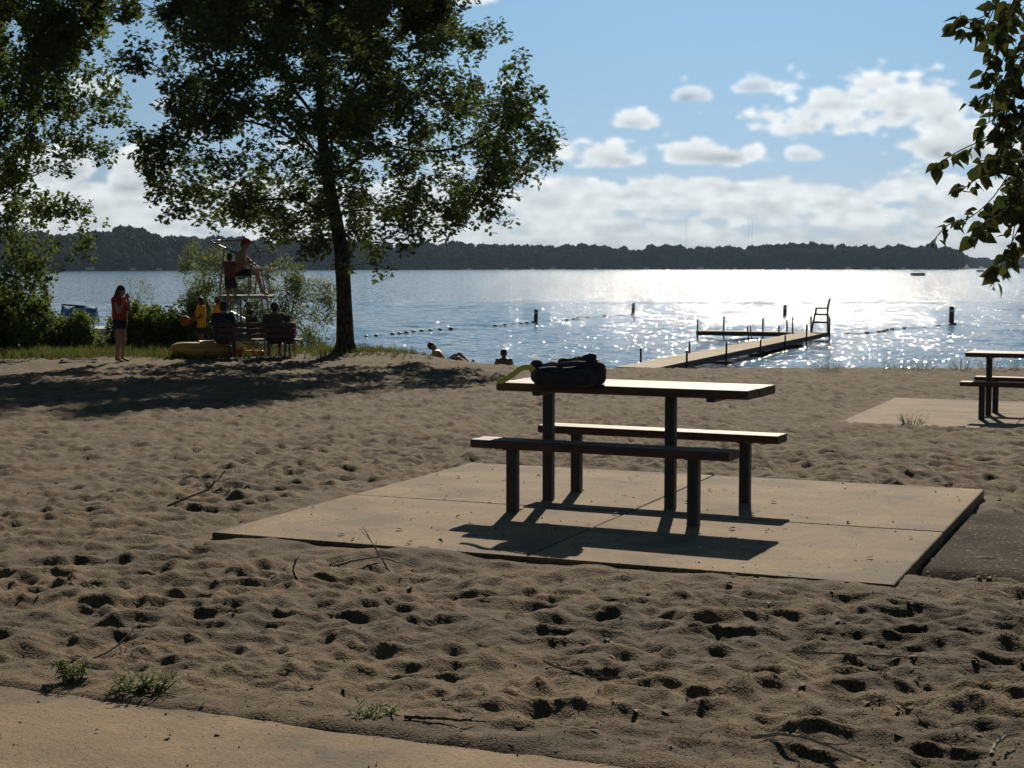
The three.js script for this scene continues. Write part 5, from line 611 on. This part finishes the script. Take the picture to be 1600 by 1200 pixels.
// ---------------------------------------------------------------- sticks and litter on the sand
{
  const gr = std(0.055, 0.038, 0.026, 0.9), pale = std(0.26, 0.22, 0.17, 0.9);
  const stick = (label, pts, r, m) => { const o = pts[0], y0 = sandHeight(o[0], o[1]), c = pts.map(([x, d, h]) => V(x - o[0], sandHeight(x, d) + h - y0, -(d - o[1]))), root = thing('stick', label, 'stick', [o[0], y0, -o[1]], 0, 'fallen sticks on the sand');
    const limb = (name, pp, rr) => { const cv = new THREE.CatmullRomCurve3(pp), g = new THREE.TubeGeometry(cv, 28, rr, 7), q = g.attributes.position; for (let i = 0; i < q.count; i++) { const k = Math.floor(i / 8) / 28, cc = cv.getPoint(k), w = 1.15 - 0.75 * k + 0.5 * (hash3(Math.floor(i / 8), Math.round(o[0] * 50), 3) - 0.5) + 0.25 * (hash3(i, 5, 9) - 0.5), jx = rr * 1.3 * (noise2(k * 14, o[0] * 9) - 0.5), jy = rr * (noise2(k * 14 + 40, o[0] * 9) - 0.5); q.setXYZ(i, cc.x + (q.getX(i) - cc.x) * w + jx, cc.y + (q.getY(i) - cc.y) * w + jy, cc.z + (q.getZ(i) - cc.z) * w); } g.computeVertexNormals(); return obj(name, g, m, root); };
    limb('stem', c, r); const cv = new THREE.CatmullRomCurve3(c), L = cv.getLength(); for (const [k, sgn] of [[0.45, 1], [0.7, -1]]) { const a = cv.getPoint(k), tg = cv.getTangent(k), sd = V(-tg.z, 0, tg.x).multiplyScalar(sgn); limb('side_twig', [a, a.clone().addScaledVector(tg, L * 0.07).addScaledVector(sd, L * 0.04).add(V(0, 0.004, 0)), a.clone().addScaledVector(tg, L * 0.15).addScaledVector(sd, L * 0.11).add(V(0, 0.012, 0))], r * 0.5); } };
  stick('dark curved stick poking up from sand left of the slab', [[-2.2, 9.95, -0.02], [-2.08, 10.1, 0.03], [-1.95, 10.22, 0.11], [-1.86, 10.3, 0.2]], 0.007, gr);
  stick('long pale twig lying in front of the slab', [[-0.9, 8.05, 0.012], [-0.7, 8.02, 0.02], [-0.5, 8.06, 0.014]], 0.006, pale); stick('thin twig rising at the near edge of the slab', [[-0.62, 8.0, 0], [-0.7, 8.08, 0.08], [-0.77, 8.2, 0.17]], 0.004, gr);
  stick('long curved pale twig in the middle foreground', [[0.12, 6.05, 0.03], [0.2, 5.96, 0.012], [0.36, 5.9, 0.014], [0.55, 5.92, 0.02]], 0.005, pale); stick('pale twig at the bottom edge right of the path', [[0.76, 4.98, 0.015], [0.88, 4.85, 0.02], [1.05, 4.66, 0.02]], 0.006, pale);
  stick('short dark twig standing in the sand left of the slab front', [[-1.03, 7.6, 0], [-1.05, 7.6, 0.05], [-1.03, 7.62, 0.1]], 0.006, gr); stick('bent thin twig at the lower left near the path weeds', [[-1.75, 6.0, 0.01], [-1.6, 6.12, 0.02], [-1.52, 6.3, 0.05], [-1.5, 6.4, 0.1]], 0.004, gr); stick('pale curved twig in the bottom right corner', [[1.45, 4.75, 0.02], [1.5, 4.85, 0.04], [1.6, 4.95, 0.03]], 0.006, pale); stick('dark twig on the path at bottom centre', [[-0.35, 5.12, 0.008], [-0.2, 5.1, 0.012], [-0.08, 5.13, 0.008]], 0.005, gr); stick('long grey twig across the sand at right foreground', [[1.1, 6.2, 0.03], [1.35, 6.1, 0.02], [1.6, 6.05, 0.03]], 0.005, pale); stick('dark bent stick lying on the slab near its right end', [[1.72, 8.42, 0.02], [1.75, 8.55, 0.03], [1.74, 8.72, 0.02]], 0.008, gr);
  const scatter = (name, label, geo, mat, n, place, seed) => { const r = rng(seed), M = []; let g = 0; while (M.length < n && g++ < n * 30) { const q = place(r); if (!q) continue; M.push(new THREE.Matrix4().compose(V(q[0], q[1], -q[2]), new THREE.Quaternion().setFromEuler(new THREE.Euler((r() - 0.5) * 0.5, r() * 6.28, (r() - 0.5) * 0.5)), V(1, 1, 1).multiplyScalar(q[3]))); } const im = cast(new THREE.InstancedMesh(geo, mat, M.length)); im.name = name; const c = new THREE.Color(); M.forEach((m, i) => { im.setMatrixAt(i, m); const k = 0.5 + r(); im.setColorAt(i, c.setRGB(k, k * (0.9 + r() * 0.15), k * (0.85 + r() * 0.2))); }); tag(im, label, null, null, 'stuff'); scene.add(im); };
  const ground = (x, d) => { const a = edgeOf(slabA, x, d, SA, SB) < -0.02, w = walk.from(x, d)[1] < 0; const s = sandHeight(x, d); return a ? Math.max(s, 0.002) : w ? Math.max(s, -0.003) : s; };
  const bit = tube([V(-0.5, 0.02, 0), V(0, 0.05, 0.03), V(0.5, 0.02, -0.02)], 0.03, 4, 4);
  scatter('twig_litter', 'fine broken twigs and stems scattered over the sand', bit, gr, 8000, (r) => { const x = -4 + r() * 8, d = 4.4 + r() * r() * 9, [u, v] = slabA.from(x, d), on = Math.max(Math.abs(u) - SA, Math.abs(v) - SB) < 0, w = walk.from(x, d)[1], corner = Math.exp(-((x - 1.9) ** 2) / 1.2 - ((d - 7.2) ** 2) / 2.5), p = 0.05 + 0.75 * smooth(-1, 2.4, x) * smooth(8.2, 5.6, d) + corner + 0.5 * smooth(0.4, 0.05, Math.abs(w)) + 0.4 * smooth(0.25, 0.02, Math.abs(v + SB)); if (r() > (on ? 0.04 : w < -0.05 ? 0.05 : p)) return null; return [x, ground(x, d) + 0.002, d, 0.009 + r() * r() * r() * 0.06]; }, 91);
  const lf = leafShape('birch', 1).translate(0, 0.08, -0.5);
  scatter('leaf_litter', 'dry fallen leaves and scraps lying on sand and slab', lf, std(0.11, 0.06, 0.03, 0.9, { side: THREE.DoubleSide }), 420, (r) => { const x = -3.5 + r() * 7, d = 4.5 + r() * 7, on = edgeOf(slabA, x, d, SA, SB) < 0; if (r() > (on ? 0.3 : 0.2 + 0.7 * smooth(-0.5, 2, x))) return null; return [x, ground(x, d) + 0.005, d, 0.018 + r() * 0.03]; }, 93);
  scatter('pale_grit', 'small pale stones and shell bits scattered over the sand', new THREE.IcosahedronGeometry(0.5, 0), std(0.42, 0.36, 0.28, 0.9), 1200, (r) => { const x = -4 + r() * 8, d = 4.5 + r() * 9; return [x, ground(x, d), d, 0.003 + r() ** 4 * 0.011]; }, 95);
  scatter('dark_grit', 'dark crumbs of soil and bark on sand and concrete', new THREE.IcosahedronGeometry(0.5, 0), std(0.05, 0.038, 0.028, 0.9), 9000, (r) => { const x = -4 + r() * 8, d = 4.4 + r() * r() * 9, w = walk.from(x, d)[1], on = edgeOf(slabA, x, d, SA, SB) < 0, p = on || w < 0 ? 0.09 : 0.35 + 0.6 * smooth(-1.5, 2, x) * smooth(9, 6, d); if (r() > p) return null; return [x, ground(x, d), d, 0.0025 + r() * r() * r() * 0.010]; }, 97);
}

scene.fog = new THREE.FogExp2(0xb4d0f0, 0.00006);
renderer.render(scene, camera);
